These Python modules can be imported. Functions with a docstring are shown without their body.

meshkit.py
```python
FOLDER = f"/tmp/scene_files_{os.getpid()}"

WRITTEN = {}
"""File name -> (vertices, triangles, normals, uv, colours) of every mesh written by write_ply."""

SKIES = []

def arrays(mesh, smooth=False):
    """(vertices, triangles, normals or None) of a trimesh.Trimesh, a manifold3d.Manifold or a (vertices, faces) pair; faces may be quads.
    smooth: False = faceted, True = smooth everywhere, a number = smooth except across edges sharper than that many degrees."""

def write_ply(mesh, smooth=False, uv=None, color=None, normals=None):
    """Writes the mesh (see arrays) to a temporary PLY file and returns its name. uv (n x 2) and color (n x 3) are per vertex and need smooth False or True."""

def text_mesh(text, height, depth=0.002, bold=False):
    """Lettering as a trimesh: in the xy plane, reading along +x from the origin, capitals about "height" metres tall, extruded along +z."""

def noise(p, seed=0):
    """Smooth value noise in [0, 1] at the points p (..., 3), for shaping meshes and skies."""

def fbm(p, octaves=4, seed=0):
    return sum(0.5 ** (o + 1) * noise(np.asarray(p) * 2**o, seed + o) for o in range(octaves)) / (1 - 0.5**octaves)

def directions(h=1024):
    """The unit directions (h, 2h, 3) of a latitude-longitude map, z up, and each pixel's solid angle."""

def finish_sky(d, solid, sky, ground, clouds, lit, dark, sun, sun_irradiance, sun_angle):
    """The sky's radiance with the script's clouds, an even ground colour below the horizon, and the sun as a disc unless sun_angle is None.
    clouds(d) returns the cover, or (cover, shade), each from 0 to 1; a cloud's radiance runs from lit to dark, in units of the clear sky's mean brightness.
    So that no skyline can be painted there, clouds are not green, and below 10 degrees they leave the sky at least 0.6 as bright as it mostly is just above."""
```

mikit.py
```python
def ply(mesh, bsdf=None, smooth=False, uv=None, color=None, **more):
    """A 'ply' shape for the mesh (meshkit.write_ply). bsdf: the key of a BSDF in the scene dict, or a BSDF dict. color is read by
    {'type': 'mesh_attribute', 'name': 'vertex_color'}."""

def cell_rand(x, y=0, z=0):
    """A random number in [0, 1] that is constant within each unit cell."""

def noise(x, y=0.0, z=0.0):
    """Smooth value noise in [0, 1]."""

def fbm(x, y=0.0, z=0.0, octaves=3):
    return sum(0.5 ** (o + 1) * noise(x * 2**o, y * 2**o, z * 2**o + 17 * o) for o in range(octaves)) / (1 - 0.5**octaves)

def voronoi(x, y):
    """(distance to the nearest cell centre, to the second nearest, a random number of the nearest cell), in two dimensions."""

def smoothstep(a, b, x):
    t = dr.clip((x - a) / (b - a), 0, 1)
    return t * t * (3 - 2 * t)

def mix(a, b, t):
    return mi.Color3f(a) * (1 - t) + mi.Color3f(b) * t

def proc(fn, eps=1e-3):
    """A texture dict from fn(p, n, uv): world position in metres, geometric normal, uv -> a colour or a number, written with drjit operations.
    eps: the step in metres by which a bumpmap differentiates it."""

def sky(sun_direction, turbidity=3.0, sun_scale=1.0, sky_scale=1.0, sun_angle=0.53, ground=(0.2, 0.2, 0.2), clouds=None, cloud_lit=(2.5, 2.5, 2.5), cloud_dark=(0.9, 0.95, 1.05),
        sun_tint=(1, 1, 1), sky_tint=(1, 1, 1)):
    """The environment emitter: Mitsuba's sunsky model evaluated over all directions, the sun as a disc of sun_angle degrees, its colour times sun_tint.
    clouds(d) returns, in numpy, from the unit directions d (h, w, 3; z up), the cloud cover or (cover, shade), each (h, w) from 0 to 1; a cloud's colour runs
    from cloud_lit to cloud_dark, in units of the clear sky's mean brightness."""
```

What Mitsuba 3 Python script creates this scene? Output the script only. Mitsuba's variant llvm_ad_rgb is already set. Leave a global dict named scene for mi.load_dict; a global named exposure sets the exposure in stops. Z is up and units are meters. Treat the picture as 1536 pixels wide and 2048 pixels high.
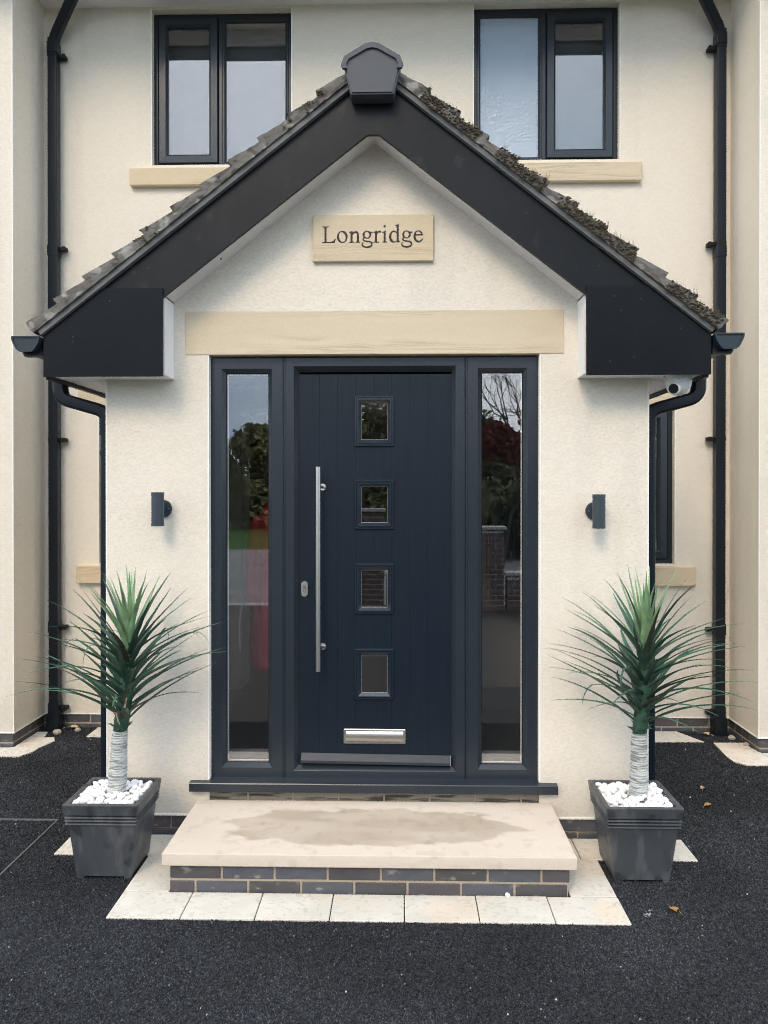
import math
import numpy as np, trimesh, manifold3d as m3, mitsuba as mi, drjit as dr
import mikit, meshkit
from mikit import proc, noise, fbm, voronoi, cell_rand, smoothstep, mix
from shapely.geometry import Polygon, box as sbox, LineString, Point
from shapely import affinity, union_all
T = mi.ScalarTransform4f
scene, labels = {}, {}
rng = np.random.default_rng(7)

# ---------------------------------------------------------------- camera, sky, exposure
EYE = np.array([0.0, -3.78, 1.70])
YAW, PITCH = math.radians(1.30), math.radians(0.28)
fwd = np.array([-math.sin(YAW) * math.cos(PITCH), math.cos(YAW) * math.cos(PITCH), -math.sin(PITCH)])
scene['camera'] = {'type': 'perspective', 'fov': 53.07, 'fov_axis': 'x', 'near_clip': 0.05, 'far_clip': 400.0,
                   'principal_point_offset_y': 0.0154,
                   'to_world': T().look_at(origin=EYE.tolist(), target=(EYE + fwd).tolist(), up=[0, 0, 1])}


def clouds(d):
    p = d / np.maximum(d[..., 2:3] + 0.25, 0.05)
    n = meshkit.fbm(p * np.array([0.95, 0.95, 0.3]) + 3.7, octaves=4, seed=5)
    shade = np.clip((n - 0.38) * 3.0, 0, 1)
    return np.full(d.shape[:2], 1.0), shade


scene['sky'] = mikit.sky([-0.25, -0.72, 0.65], turbidity=4, sun_scale=0.16, sun_angle=22, clouds=clouds, cloud_lit=(2.52, 2.68, 2.90), cloud_dark=(1.05, 1.36, 1.74), ground=(0.12, 0.12, 0.11))
exposure = 3.05

# ---------------------------------------------------------------- materials


def mat(name, color, rough=0.6, spec=0.5, bump=None, scale=1.0, eps=1e-3, metallic=None, **more):
    b = {'type': 'principled', 'base_color': color if isinstance(color, dict) else {'type': 'rgb', 'value': list(color)}, 'roughness': rough, 'specular': spec}
    if metallic is not None:
        b['metallic'] = metallic
    b.update(more)
    if bump is not None:
        b = {'type': 'bumpmap', 'arbitrary': proc(bump, eps), 'scale': scale, 'bsdf': b}
    scene[name] = {'type': 'twosided', 'bsdf': b}
    return name


def stucco_bump(p, n, uv):
    a = fbm(p.x * 105, p.y * 105, p.z * 135, 2)
    return a * 0.0018


def stucco_col(p, n, uv):
    g = fbm(p.x * 1.3 + 4, p.y * 1.3, p.z * 0.9, 3)
    f = noise(p.x * 95, p.y * 95, p.z * 110)
    c = mix((0.735, 0.680, 0.588), (0.710, 0.655, 0.565), g)
    low = (1 - smoothstep(0.12, 0.5, p.z)) * (0.45 + 0.55 * noise(p.x * 7, p.y * 7, p.z * 4))
    spots = smoothstep(0.845, 0.9, noise(p.x * 90 + 7, p.y * 90, p.z * 90)) * smoothstep(0.55, 0.8, noise(p.x * 5, p.y * 5 + 3, p.z * 5))
    c = c * (0.93 + 0.13 * f)
    streak = smoothstep(0.5, 0.8, fbm(p.x * 9 + 2, p.y * 9, p.z * 0.7, 3))
    c = c * (1 - low * 0.16) * (1 - streak * 0.045)
    return mix(c, (0.33, 0.27, 0.2), spots * 0.25)


mat('cream_render', proc(stucco_col), 0.9, 0.2, stucco_bump)


def stone_col(p, n, uv):
    w = fbm(p.x * 2.2, p.y * 2.2, p.z * 9, 3)
    band = fbm(p.x * 0.9 + 1.7, 2.0, p.z * 34 + w * 3.2, 3)
    line = smoothstep(0.055, 0.0, dr.abs(dr.abs(band - 0.5) - 0.07)) * smoothstep(0.42, 0.62, noise(p.x * 1.8, 3, p.z * 8))
    c = mix((0.565, 0.480, 0.350), (0.64, 0.555, 0.42), w * 0.7 + band * 0.4)
    c = mix(c, (0.62, 0.49, 0.32), smoothstep(0.5, 0.75, noise(p.x * 0.8 + 2.3, 1, p.z * 1.7)) * 0.55)
    c = mix(c, (0.36, 0.27, 0.17), line * 0.42)
    return c * (0.94 + 0.1 * noise(p.x * 160, p.y * 160, p.z * 160))


mat('sandstone', proc(stone_col), 0.85, 0.25, lambda p, n, uv: fbm(p.x * 60, p.y * 60, p.z * 90, 2) * 0.0012)


def slab_col(p, n, uv):
    w = fbm(p.x * 3, p.y * 5, p.z * 3, 3)
    c = mix((0.56, 0.49, 0.41), (0.62, 0.545, 0.46), w)
    ex = (p.x + 0.13 + 0.06 * (w - 0.5)) / 0.66
    ey = (p.y + 0.29) / 0.195
    r = ex * ex * dr.abs(ex) + ey * ey + (fbm(p.x * 9 + 3, p.y * 16, 0, 3) - 0.5) * 0.85
    damp = smoothstep(1.06, 0.84, r) * (0.62 + 0.38 * smoothstep(0.3, 0.7, fbm(p.x * 4, p.y * 11, 5, 2)))
    ring = smoothstep(0.16, 0.0, dr.abs(r - 0.98))
    c = mix(c, c * mi.Color3f(0.70, 0.665, 0.61), damp)
    c = mix(c, (0.52, 0.42, 0.32), ring * 0.18)
    c = c * (1 - 0.10 * smoothstep(0.55, 0.8, fbm(p.x * 22, p.y * 22, p.z * 22, 3)))
    return c * (0.96 + 0.07 * noise(p.x * 120, p.y * 120, p.z * 120))


mat('step_stone', proc(slab_col), 0.75, 0.3, lambda p, n, uv: fbm(p.x * 70, p.y * 70, p.z * 70, 2) * 0.0007)


def paver_col(p, n, uv):
    t = cell_rand(dr.floor((p.x + 1.18) / 0.298), dr.floor(p.y / 0.2), 3)
    c = mix((0.54, 0.51, 0.45), (0.63, 0.60, 0.54), fbm(p.x * 14, p.y * 14, 0, 3))
    c = mix(c, (0.62, 0.52, 0.40), smoothstep(0.48, 0.8, fbm(p.x * 6 + 5, p.y * 6, 3, 3)) * (0.25 + 0.5 * t))
    pits = smoothstep(0.70, 0.80, noise(p.x * 62, p.y * 85, 1)) * (0.35 + 0.65 * noise(p.x * 9, p.y * 9, 4))
    c = mix(c, (0.40, 0.34, 0.26), pits * 0.5)
    dirt = smoothstep(0.52, 0.8, fbm(p.x * 4 + 8, p.y * 4, 7, 3))
    return mix(c, (0.42, 0.39, 0.33), dirt * 0.25)


mat('paver_stone', proc(paver_col), 0.8, 0.25, lambda p, n, uv: -smoothstep(0.66, 0.8, noise(p.x * 62, p.y * 85, 1)) * 0.0016 + fbm(p.x * 90, p.y * 90, 0, 2) * 0.0008)


def tarmac_col(p, n, uv):
    f1, f2, r = voronoi(p.x * 120, p.y * 120)
    c = mix((0.006, 0.007, 0.009), (0.018, 0.020, 0.024), r)
    return c * (0.5 + 0.7 * smoothstep(0.0, 0.3, f2 - f1))


mat('tarmac_binder', proc(tarmac_col), 0.75, 0.4)
mat('chip', {'type': 'mesh_attribute', 'name': 'vertex_color'}, 0.5, 0.22)


def brick_mat(name, a, b):
    mat(name, proc(lambda p, n, uv: mix(mix(a, b, fbm(p.x * 16, p.y * 16, p.z * 30, 3)), (0.30, 0.28, 0.25), smoothstep(0.62, 0.85, fbm(p.x * 23 + 4, p.y * 23, p.z * 41, 3)) * 0.6)), 0.65, 0.4,
        lambda p, n, uv: fbm(p.x * 120, p.y * 120, p.z * 120, 2) * 0.0015)


brick_mat('brick_slate', (0.058, 0.064, 0.078), (0.098, 0.103, 0.118))
brick_mat('brick_charcoal', (0.045, 0.045, 0.050), (0.085, 0.08, 0.082))
brick_mat('brick_plum', (0.062, 0.054, 0.060), (0.094, 0.084, 0.092))
mat('brick_smeared', proc(lambda p, n, uv: mix((0.07, 0.065, 0.055), (0.25, 0.23, 0.185), smoothstep(0.36, 0.56, fbm(p.x * 9, p.y * 9, p.z * 60, 4)))), 0.9, 0.2)
mat('mortar', proc(lambda p, n, uv: mix((0.30, 0.255, 0.20), (0.42, 0.355, 0.27), fbm(p.x * 30, p.y * 30, p.z * 30, 3))), 0.95, 0.1)


def board_col(p, n, uv):
    s = fbm(p.x * 5, p.y * 5, p.z * 2.2, 3)
    return mix((0.0045, 0.0060, 0.0085), (0.0085, 0.0100, 0.0130), s)


mat('black_board', proc(board_col), 0.26, 0.14, lambda p, n, uv: fbm(p.x * 6, p.y * 6, p.z * 3, 2) * 0.0016)
def board_old(p, n, uv):
    s = fbm(p.x * 6 + 3, p.y * 5, p.z * 2.0, 4)
    c = mix((0.0045, 0.0052, 0.0068), (0.0125, 0.0135, 0.0160), s)
    return mix(c, (0.035, 0.036, 0.040), smoothstep(0.62, 0.78, fbm(p.x * 22, p.y * 9, p.z * 8, 3)) * 0.35)


mat('bargeboard_black', proc(board_old), 0.32, 0.2, lambda p, n, uv: fbm(p.x * 6, p.y * 6, p.z * 3, 2) * 0.0016)
mat('white_plastic', (0.74, 0.73, 0.74), 0.45, 0.4)
mat('soffit_plastic', (0.62, 0.61, 0.62), 0.5, 0.4)
mat('bead_white', (0.80, 0.79, 0.76), 0.5, 0.4)
mat('anthracite', proc(lambda p, n, uv: mix((0.0165, 0.0245, 0.0335), (0.0200, 0.0280, 0.0375), noise(p.x * 3, p.y * 3, p.z * 3))), 0.26, 0.5,
    lambda p, n, uv: noise(p.x * 150, p.y * 150, p.z * 30) * 0.00012)


def door_bump(p, n, uv):
    g = fbm(p.x * 150 + 6 * noise(p.x * 5, 1, p.z * 2), 1.3, p.z * 6, 3)
    return g * 0.0007


mat('door_blue', proc(lambda p, n, uv: mix((0.0060, 0.0122, 0.0205), (0.0088, 0.0158, 0.0250), fbm(p.x * 130, 0, p.z * 5, 2))), 0.36, 0.26, door_bump)
mat('lite_blue', (0.0065, 0.0140, 0.0250), 0.22, 1.0)
mat('pipe_plastic', proc(lambda p, n, uv: mix((0.006, 0.010, 0.016), (0.010, 0.015, 0.022), fbm(p.x * 8, p.y * 8, p.z * 3, 2))), 0.30, 0.3)
mat('gutter_plastic', (0.022, 0.034, 0.044), 0.34, 0.35)
mat('lamp_metal', (0.040, 0.052, 0.066), 0.36, 0.4)
mat('black_rubber', (0.008, 0.008, 0.009), 0.6, 0.3)
mat('bar_blue', (0.020, 0.026, 0.037), 0.42, 0.35)
mat('steel', proc(lambda p, n, uv: mix((0.56, 0.54, 0.51), (0.66, 0.64, 0.61), noise(p.x * 40, p.y * 40, p.z * 400))), 0.34, 0.5, metallic=1.0)
mat('grey_cap', (0.068, 0.076, 0.090), 0.5, 0.3)
mat('screw_grey', (0.022, 0.024, 0.027), 0.4, 0.3)


def tile_col(p, n, uv):
    a = fbm(p.x * 11, p.y * 11, p.z * 11, 4)
    c = mix((0.075, 0.070, 0.065), (0.21, 0.20, 0.185), a)
    lich = smoothstep(0.60, 0.74, fbm(p.x * 19 + 9, p.y * 19, p.z * 19, 3))
    c = mix(c, (0.34, 0.33, 0.31), lich * 0.7)
    dark = smoothstep(0.52, 0.75, fbm(p.x * 27, p.y * 27 + 4, p.z * 27, 3))
    return mix(c, (0.04, 0.036, 0.030), dark * 0.75)


mat('roof_tile', proc(tile_col), 0.9, 0.2, lambda p, n, uv: fbm(p.x * 70, p.y * 70, p.z * 70, 3) * 0.005)
mat('verge_mortar', proc(lambda p, n, uv: mix(mix((0.12, 0.11, 0.105), (0.33, 0.31, 0.29), smoothstep(0.35, 0.68, fbm(p.x * 13 + 3, p.y * 13, p.z * 13, 4))), (0.035, 0.03, 0.025), smoothstep(0.56, 0.72, fbm(p.x * 24, p.y * 24, p.z * 24 + 5, 3)) * 0.8)), 0.95, 0.1,
    lambda p, n, uv: fbm(p.x * 60, p.y * 60, p.z * 60, 3) * 0.006)
mat('bead_grey', (0.30, 0.31, 0.32), 0.4, 0.4)
mat('undercloak', proc(lambda p, n, uv: mix((0.11, 0.112, 0.116), (0.185, 0.185, 0.185), fbm(p.x * 9, p.y * 9, p.z * 9, 3))), 0.8, 0.3)
mat('moss', {'type': 'mesh_attribute', 'name': 'vertex_color'}, 0.95, 0.05)


def pot_col(p, n, uv):
    a = fbm(p.x * 9, p.y * 9, p.z * 4, 4)
    s = smoothstep(0.52, 0.74, fbm(p.x * 26 + 2, p.y * 26, p.z * 7, 3))
    c = mix((0.030, 0.035, 0.041), (0.070, 0.076, 0.084), a)
    c = mix(c, (0.15, 0.155, 0.16), s * 0.3)
    return mix(c, (0.02, 0.022, 0.024), smoothstep(0.6, 0.72, fbm(p.x * 17, p.y * 17 + 3, p.z * 13, 3)) * 0.6)


mat('pot_plastic', proc(pot_col), 0.36, 0.45)
mat('pebble_white', proc(lambda p, n, uv: mix((0.80, 0.79, 0.78), (0.88, 0.875, 0.87), noise(p.x * 40, p.y * 40, p.z * 40))), 0.6, 0.35)


def raffia(p, n, uv):
    f = fbm(p.x * 25, p.y * 25, p.z * 190, 2)
    return mix((0.20, 0.21, 0.20), (0.50, 0.525, 0.515), smoothstep(0.3, 0.6, f))


mat('trunk_wrap', proc(raffia), 0.85, 0.2)


def leaf_mat(name, front, back):
    f = lambda c: {'type': 'principled', 'base_color': proc(lambda p, n, uv, c=c: mi.Color3f(c) * (0.72 + 0.56 * noise(p.x * 28, p.y * 28, p.z * 28))), 'roughness': 0.5, 'specular': 0.4}
    scene[name] = {'type': 'twosided', 'front': f(front), 'back': f(back)}


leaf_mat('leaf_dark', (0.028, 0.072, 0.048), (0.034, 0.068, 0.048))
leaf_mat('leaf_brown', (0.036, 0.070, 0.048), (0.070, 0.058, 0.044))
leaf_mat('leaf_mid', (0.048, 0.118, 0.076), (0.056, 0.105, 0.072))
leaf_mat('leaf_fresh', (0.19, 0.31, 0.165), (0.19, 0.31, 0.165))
mat('leaf_dry', (0.36, 0.25, 0.16), 0.7, 0.3)
mat('leaf_orange', (0.34, 0.18, 0.06), 0.6, 0.3)
mat('edge_metal', (0.13, 0.13, 0.125), 0.5, 0.4)
mat('leaf_pale', (0.55, 0.42, 0.24), 0.7, 0.3)
mat('grey_stone', proc(lambda p, n, uv: mix((0.28, 0.27, 0.24), (0.46, 0.42, 0.36), noise(p.x * 60, p.y * 60, p.z * 60))), 0.9, 0.2)
mat('ink', (0.030, 0.022, 0.022), 0.6, 0.3)
mat('camera_white', (0.66, 0.67, 0.68), 0.35, 0.5)
mat('lens_black', (0.012, 0.012, 0.014), 0.12, 0.6)
mat('dim_wall', (0.15, 0.16, 0.17), 0.9, 0.2)
mat('blind_grey', (0.085, 0.11, 0.13), 0.9, 0.2)
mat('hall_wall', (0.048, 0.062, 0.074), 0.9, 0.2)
mat('hall_partition', (0.24, 0.225, 0.205), 0.9, 0.2)
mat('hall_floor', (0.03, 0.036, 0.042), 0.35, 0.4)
mat('hall_white', (0.72, 0.71, 0.69), 0.5, 0.4)
mat('red_cloth', proc(lambda p, n, uv: mix((0.42, 0.010, 0.035), (0.58, 0.02, 0.06), fbm(p.x * 14, p.y * 14, p.z * 5, 2))), 0.85, 0.2)
mat('navy_cloth', (0.02, 0.028, 0.055), 0.85, 0.2)
mat('road_grey', proc(lambda p, n, uv: mix((0.10, 0.108, 0.112), (0.20, 0.205, 0.20), fbm(p.x * 1.2, p.y * 1.2, 0, 3))), 0.9, 0.2)
mat('kerb_grey', (0.42, 0.41, 0.39), 0.85, 0.2)
mat('lawn_green', proc(lambda p, n, uv: mix((0.018, 0.056, 0.013), (0.036, 0.085, 0.020), fbm(p.x * 0.8, p.y * 0.8, 0, 4))), 0.95, 0.1)
clump = lambda a, b: proc(lambda p, n, uv: mix(a, b, smoothstep(0.3, 0.7, fbm(p.x * 0.9, p.y * 0.9, p.z * 1.4, 3))))
mat('foliage_deep', clump((0.045, 0.060, 0.028), (0.15, 0.165, 0.080)), 0.8, 0.2)
mat('foliage_olive', clump((0.10, 0.105, 0.050), (0.30, 0.285, 0.15)), 0.8, 0.2)
mat('foliage_red', (0.12, 0.032, 0.030), 0.8, 0.2)
mat('bark', (0.075, 0.060, 0.048), 0.95, 0.1)
mat('garden_brick', (0.115, 0.085, 0.075), 0.85, 0.2)
scene['clear_pane'] = {'type': 'thindielectric', 'int_ior': 2.1, 'ext_ior': 1.0}
scene['frosted_pane'] = {'type': 'twosided', 'bsdf': {'type': 'bumpmap', 'arbitrary': proc(lambda p, n, uv: fbm(p.x * 75, 1, p.z * 75, 2) * 0.0085, 2e-3), 'scale': 1.0,
                         'bsdf': {'type': 'principled', 'base_color': {'type': 'rgb', 'value': [0.36, 0.44, 0.54]}, 'roughness': 0.22, 'specular': 0.85}}}

# ---------------------------------------------------------------- mesh helpers


def put(key, mesh, bsdf, smooth=False, numbered=True, **kw):
    k, i = key, 0
    while numbered and k in scene:
        i += 1
        k = f'{key}_{i:03d}'
    scene[k] = mikit.ply(mesh, bsdf, smooth=smooth, **kw)
    return k


def tag(key, label, cat=None, group=None, kind=None):
    labels[key] = {'label': label}
    for a, b in (('category', cat), ('group', group), ('kind', kind)):
        if b:
            labels[key][a] = b


def newkey(name):
    k, i = name, 0
    while k in labels:
        i += 1
        k = f'{name}_{i:03d}'
    return k


def cat(*ms):
    return trimesh.util.concatenate([m for m in ms])


def bx(x0, x1, y0, y1, z0, z1, c=0.0):
    lo, hi = np.array([x0, y0, z0], float), np.array([x1, y1, z1], float)
    if c <= 0:
        m = trimesh.creation.box(hi - lo)
        m.apply_translation((lo + hi) / 2)
        return m
    c = min(c, 0.45 * (hi - lo).min())
    pts = []
    for a in np.ndindex(2, 2, 2):
        corner = np.where(np.array(a) == 0, lo, hi)
        sgn = np.where(np.array(a) == 0, 1.0, -1.0)
        for k in range(3):
            q = corner + sgn * c
            q[k] = corner[k]
            pts.append(q)
    return trimesh.convex.convex_hull(np.array(pts))


def prism(poly, y0, y1):
    """A polygon in the xz plane, extruded from y0 to y1."""
    ms = []
    for g in getattr(poly, 'geoms', [poly]):
        m = trimesh.creation.extrude_polygon(g, y1 - y0, engine='earcut')
        v = m.vertices.copy()
        m.vertices = np.stack([v[:, 0], y0 + v[:, 2], v[:, 1]], 1)
        m.invert()
        ms.append(m)
    return cat(*ms)


def prism_z(poly, z0, z1):
    ms = []
    for g in getattr(poly, 'geoms', [poly]):
        m = trimesh.creation.extrude_polygon(g, z1 - z0, engine='earcut')
        m.apply_translation([0, 0, z0])
        ms.append(m)
    return cat(*ms)


def frame(x0, x1, z0, z1, profile):
    """A mitred rectangular frame facing -y; profile = (inset, y) pairs from the outside in."""
    V, F = [], []
    for ins, y in profile:
        V += [[x0 + ins, y, z0 + ins], [x1 - ins, y, z0 + ins], [x1 - ins, y, z1 - ins], [x0 + ins, y, z1 - ins]]
    for k in range(len(profile) - 1):
        for j in range(4):
            a, b = 4 * k + j, 4 * k + (j + 1) % 4
            F.append([a, b, b + 4, a + 4])
    F = np.array(F)
    return trimesh.Trimesh(np.array(V), np.vstack([F[:, [0, 1, 2]], F[:, [0, 2, 3]]]), process=False)


def ring_loops(loops, cap0=True, cap1=True):
    """Quads between equal-length closed loops of points, with fan caps."""
    L = np.array(loops, float)
    n, m = L.shape[:2]
    i, j = np.meshgrid(np.arange(n - 1), np.arange(m), indexing='ij')
    a, b, c, d = i * m + j, i * m + (j + 1) % m, (i + 1) * m + (j + 1) % m, (i + 1) * m + j
    F = [np.stack([a, b, c], -1).reshape(-1, 3), np.stack([a, c, d], -1).reshape(-1, 3)]
    V = L.reshape(-1, 3)
    for cap, r, rev in ((cap0, 0, True), (cap1, n - 1, False)):
        if cap:
            V = np.vstack([V, L[r].mean(0)])
            k = len(V) - 1
            f = np.stack([r * m + np.arange(m), r * m + (np.arange(m) + 1) % m, np.full(m, k)], 1)
            F.append(f[:, ::-1] if rev else f)
    return trimesh.Trimesh(V, np.vstack(F), process=False)


def sweep(path, section, up=(0, 0, 1)):
    """section (m x 2) carried along path; frames by parallel transport."""
    P = np.array(path, float)
    t = np.gradient(P, axis=0)
    t /= np.linalg.norm(t, axis=1, keepdims=True)
    a = np.cross(t[0], up)
    if np.linalg.norm(a) < 1e-3:
        a = np.cross(t[0], [0, 1, 0])
    loops = []
    for k in range(len(P)):
        a = a - t[k] * (a @ t[k])
        a /= np.linalg.norm(a)
        b = np.cross(t[k], a)
        loops.append(P[k] + np.asarray(section)[:, :1] * a + np.asarray(section)[:, 1:] * b)
    return ring_loops(loops)


def circle(r, n=16):
    t = np.arange(n) * 2 * np.pi / n
    return np.stack([r * np.cos(t), r * np.sin(t)], 1)


def rsquare(h, r=None, seg=3):
    r = h * 0.3 if r is None else r
    out = []
    for k in range(4):
        for s in range(seg + 1):
            a = (k + s / seg) * np.pi / 2
            c = np.array([[1, 1], [-1, 1], [-1, -1], [1, -1]][k]) * (h - r)
            out.append(c + r * np.array([math.cos(a), math.sin(a)]))
    return np.array(out)


def tube(path, radii, n=12):
    P = np.array(path, float)
    t = np.gradient(P, axis=0)
    t /= np.linalg.norm(t, axis=1, keepdims=True)
    a = np.cross(t[0], [0.13, 0.31, 0.9] if abs(t[0][2]) < 0.9 else [1, 0.1, 0])
    loops = []
    for k in range(len(P)):
        a = a - t[k] * (a @ t[k])
        a /= np.linalg.norm(a)
        b = np.cross(t[k], a)
        c = circle(np.broadcast_to(radii, len(P))[k], n)
        loops.append(P[k] + c[:, :1] * a + c[:, 1:] * b)
    return ring_loops(loops)


def bezier(pts, n=12):
    pts = np.array(pts, float)
    t = np.linspace(0, 1, n)[:, None]
    if len(pts) == 3:
        return (1 - t) ** 2 * pts[0] + 2 * t * (1 - t) * pts[1] + t ** 2 * pts[2]
    return (1 - t) ** 3 * pts[0] + 3 * t * (1 - t) ** 2 * pts[1] + 3 * t ** 2 * (1 - t) * pts[2] + t ** 3 * pts[3]


def rounded_path(pts, r, n=7):
    pts = [np.array(p, float) for p in pts]
    out = [pts[0]]
    for a, b, c in zip(pts, pts[1:], pts[2:]):
        u, v = (a - b) / np.linalg.norm(a - b), (c - b) / np.linalg.norm(c - b)
        out += list(bezier([b + u * r, b, b + v * r], n))
    out.append(pts[-1])
    return np.array(out)


def cyl(p0, p1, r, n=24):
    return tube([p0, p1], r, n)


def quad(a, b, c, d):
    return trimesh.Trimesh(np.array([a, b, c, d], float), [[0, 1, 2], [0, 2, 3]], process=False)


# ---------------------------------------------------------------- ground
PORCH_L, PORCH_R, MAIN_Y, WING_Y = -1.463, 1.205, 1.72, 1.27
IN_L, IN_R = -2.577, 2.322
put('tarmac_drive', quad([-9, -7.5, 0], [9, -7.5, 0], [9, 4, 0], [-9, 4, 0]), 'tarmac_binder')
tag('tarmac_drive', 'dark loose-textured tarmac drive in front of the porch', kind='structure')

# paving slabs as pieces of the setting
put('paving', cat(bx(-1.176, 0.902, -0.746, -0.01, -0.05, 0.0015)), 'tarmac_binder')
tag('paving', 'cream stone paving strip round the doorstep and the house walls', kind='structure')


def paver(x0, x1, y0, y1, poly=None):
    g = 0.0022
    dz = rng.uniform(-0.001, 0.0015)
    if poly is None:
        m = bx(x0 + g, x1 - g, y0 + g, y1 - g, -0.04, 0.007 + dz, 0.002)
    else:
        m = prism_z(poly.buffer(-g), -0.04, 0.007 + dz)
    put('paving__paver', m, 'paver_stone')


for k in range(7):
    paver(-1.18 + k * 0.298, -1.18 + (k + 1) * 0.298, -0.752, -0.549)
for x0, x1 in ((-1.18, -0.984), (0.707, 0.904)):
    paver(x0, x1, -0.549, -0.222)
xs = [-1.631, -1.40, -1.115, -0.985]
for a, b in zip(xs, xs[1:]):
    paver(a, b, -0.222, -0.004)
xs = [0.707, 0.83, 1.10, 1.366]
for a, b in zip(xs, xs[1:]):
    paver(a, b, -0.222, -0.004)
# along the main wall, left and right, and round the wings
paver(-2.19, -2.135, 1.50, 1.715)
paver(-2.135, -1.84, 1.50, 1.715)
paver(-1.84, -1.50, 1.50, 1.715)
paver(0, 0, 0, 0, Polygon([(IN_L, 1.48), (-2.40, 1.48), (-2.36, 1.40), (-2.40, 1.27), (IN_L, 1.27)]))
paver(0, 0, 0, 0, Polygon([(IN_L - .02, 1.267), (-2.40, 1.267), (-2.405, 1.18), (-2.45, 1.09), (IN_L - .02, 1.085)]))
paver(0, 0, 0, 0, Polygon([(IN_L, 1.60), (-2.50, 1.60), (-2.47, 1.48), (IN_L, 1.48)]))
paver(-2.90, IN_L - .02, 1.088, 1.267)
paver(1.25, 1.50, 1.48, 1.715)
paver(0, 0, 0, 0, Polygon([(1.50, 1.48), (2.06, 1.48), (1.95, 1.715), (1.50, 1.715)]))
paver(0, 0, 0, 0, Polygon([(2.11, 1.47), (2.322, 1.47), (2.322, 1.36), (2.10, 1.36)]))
paver(0, 0, 0, 0, Polygon([(2.10, 1.36), (2.322, 1.36), (2.34, 1.27), (2.34, 1.035), (2.15, 1.035), (2.09, 1.10), (2.085, 1.2)]))
paver(2.34, 2.66, 1.035, 1.267)


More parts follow.
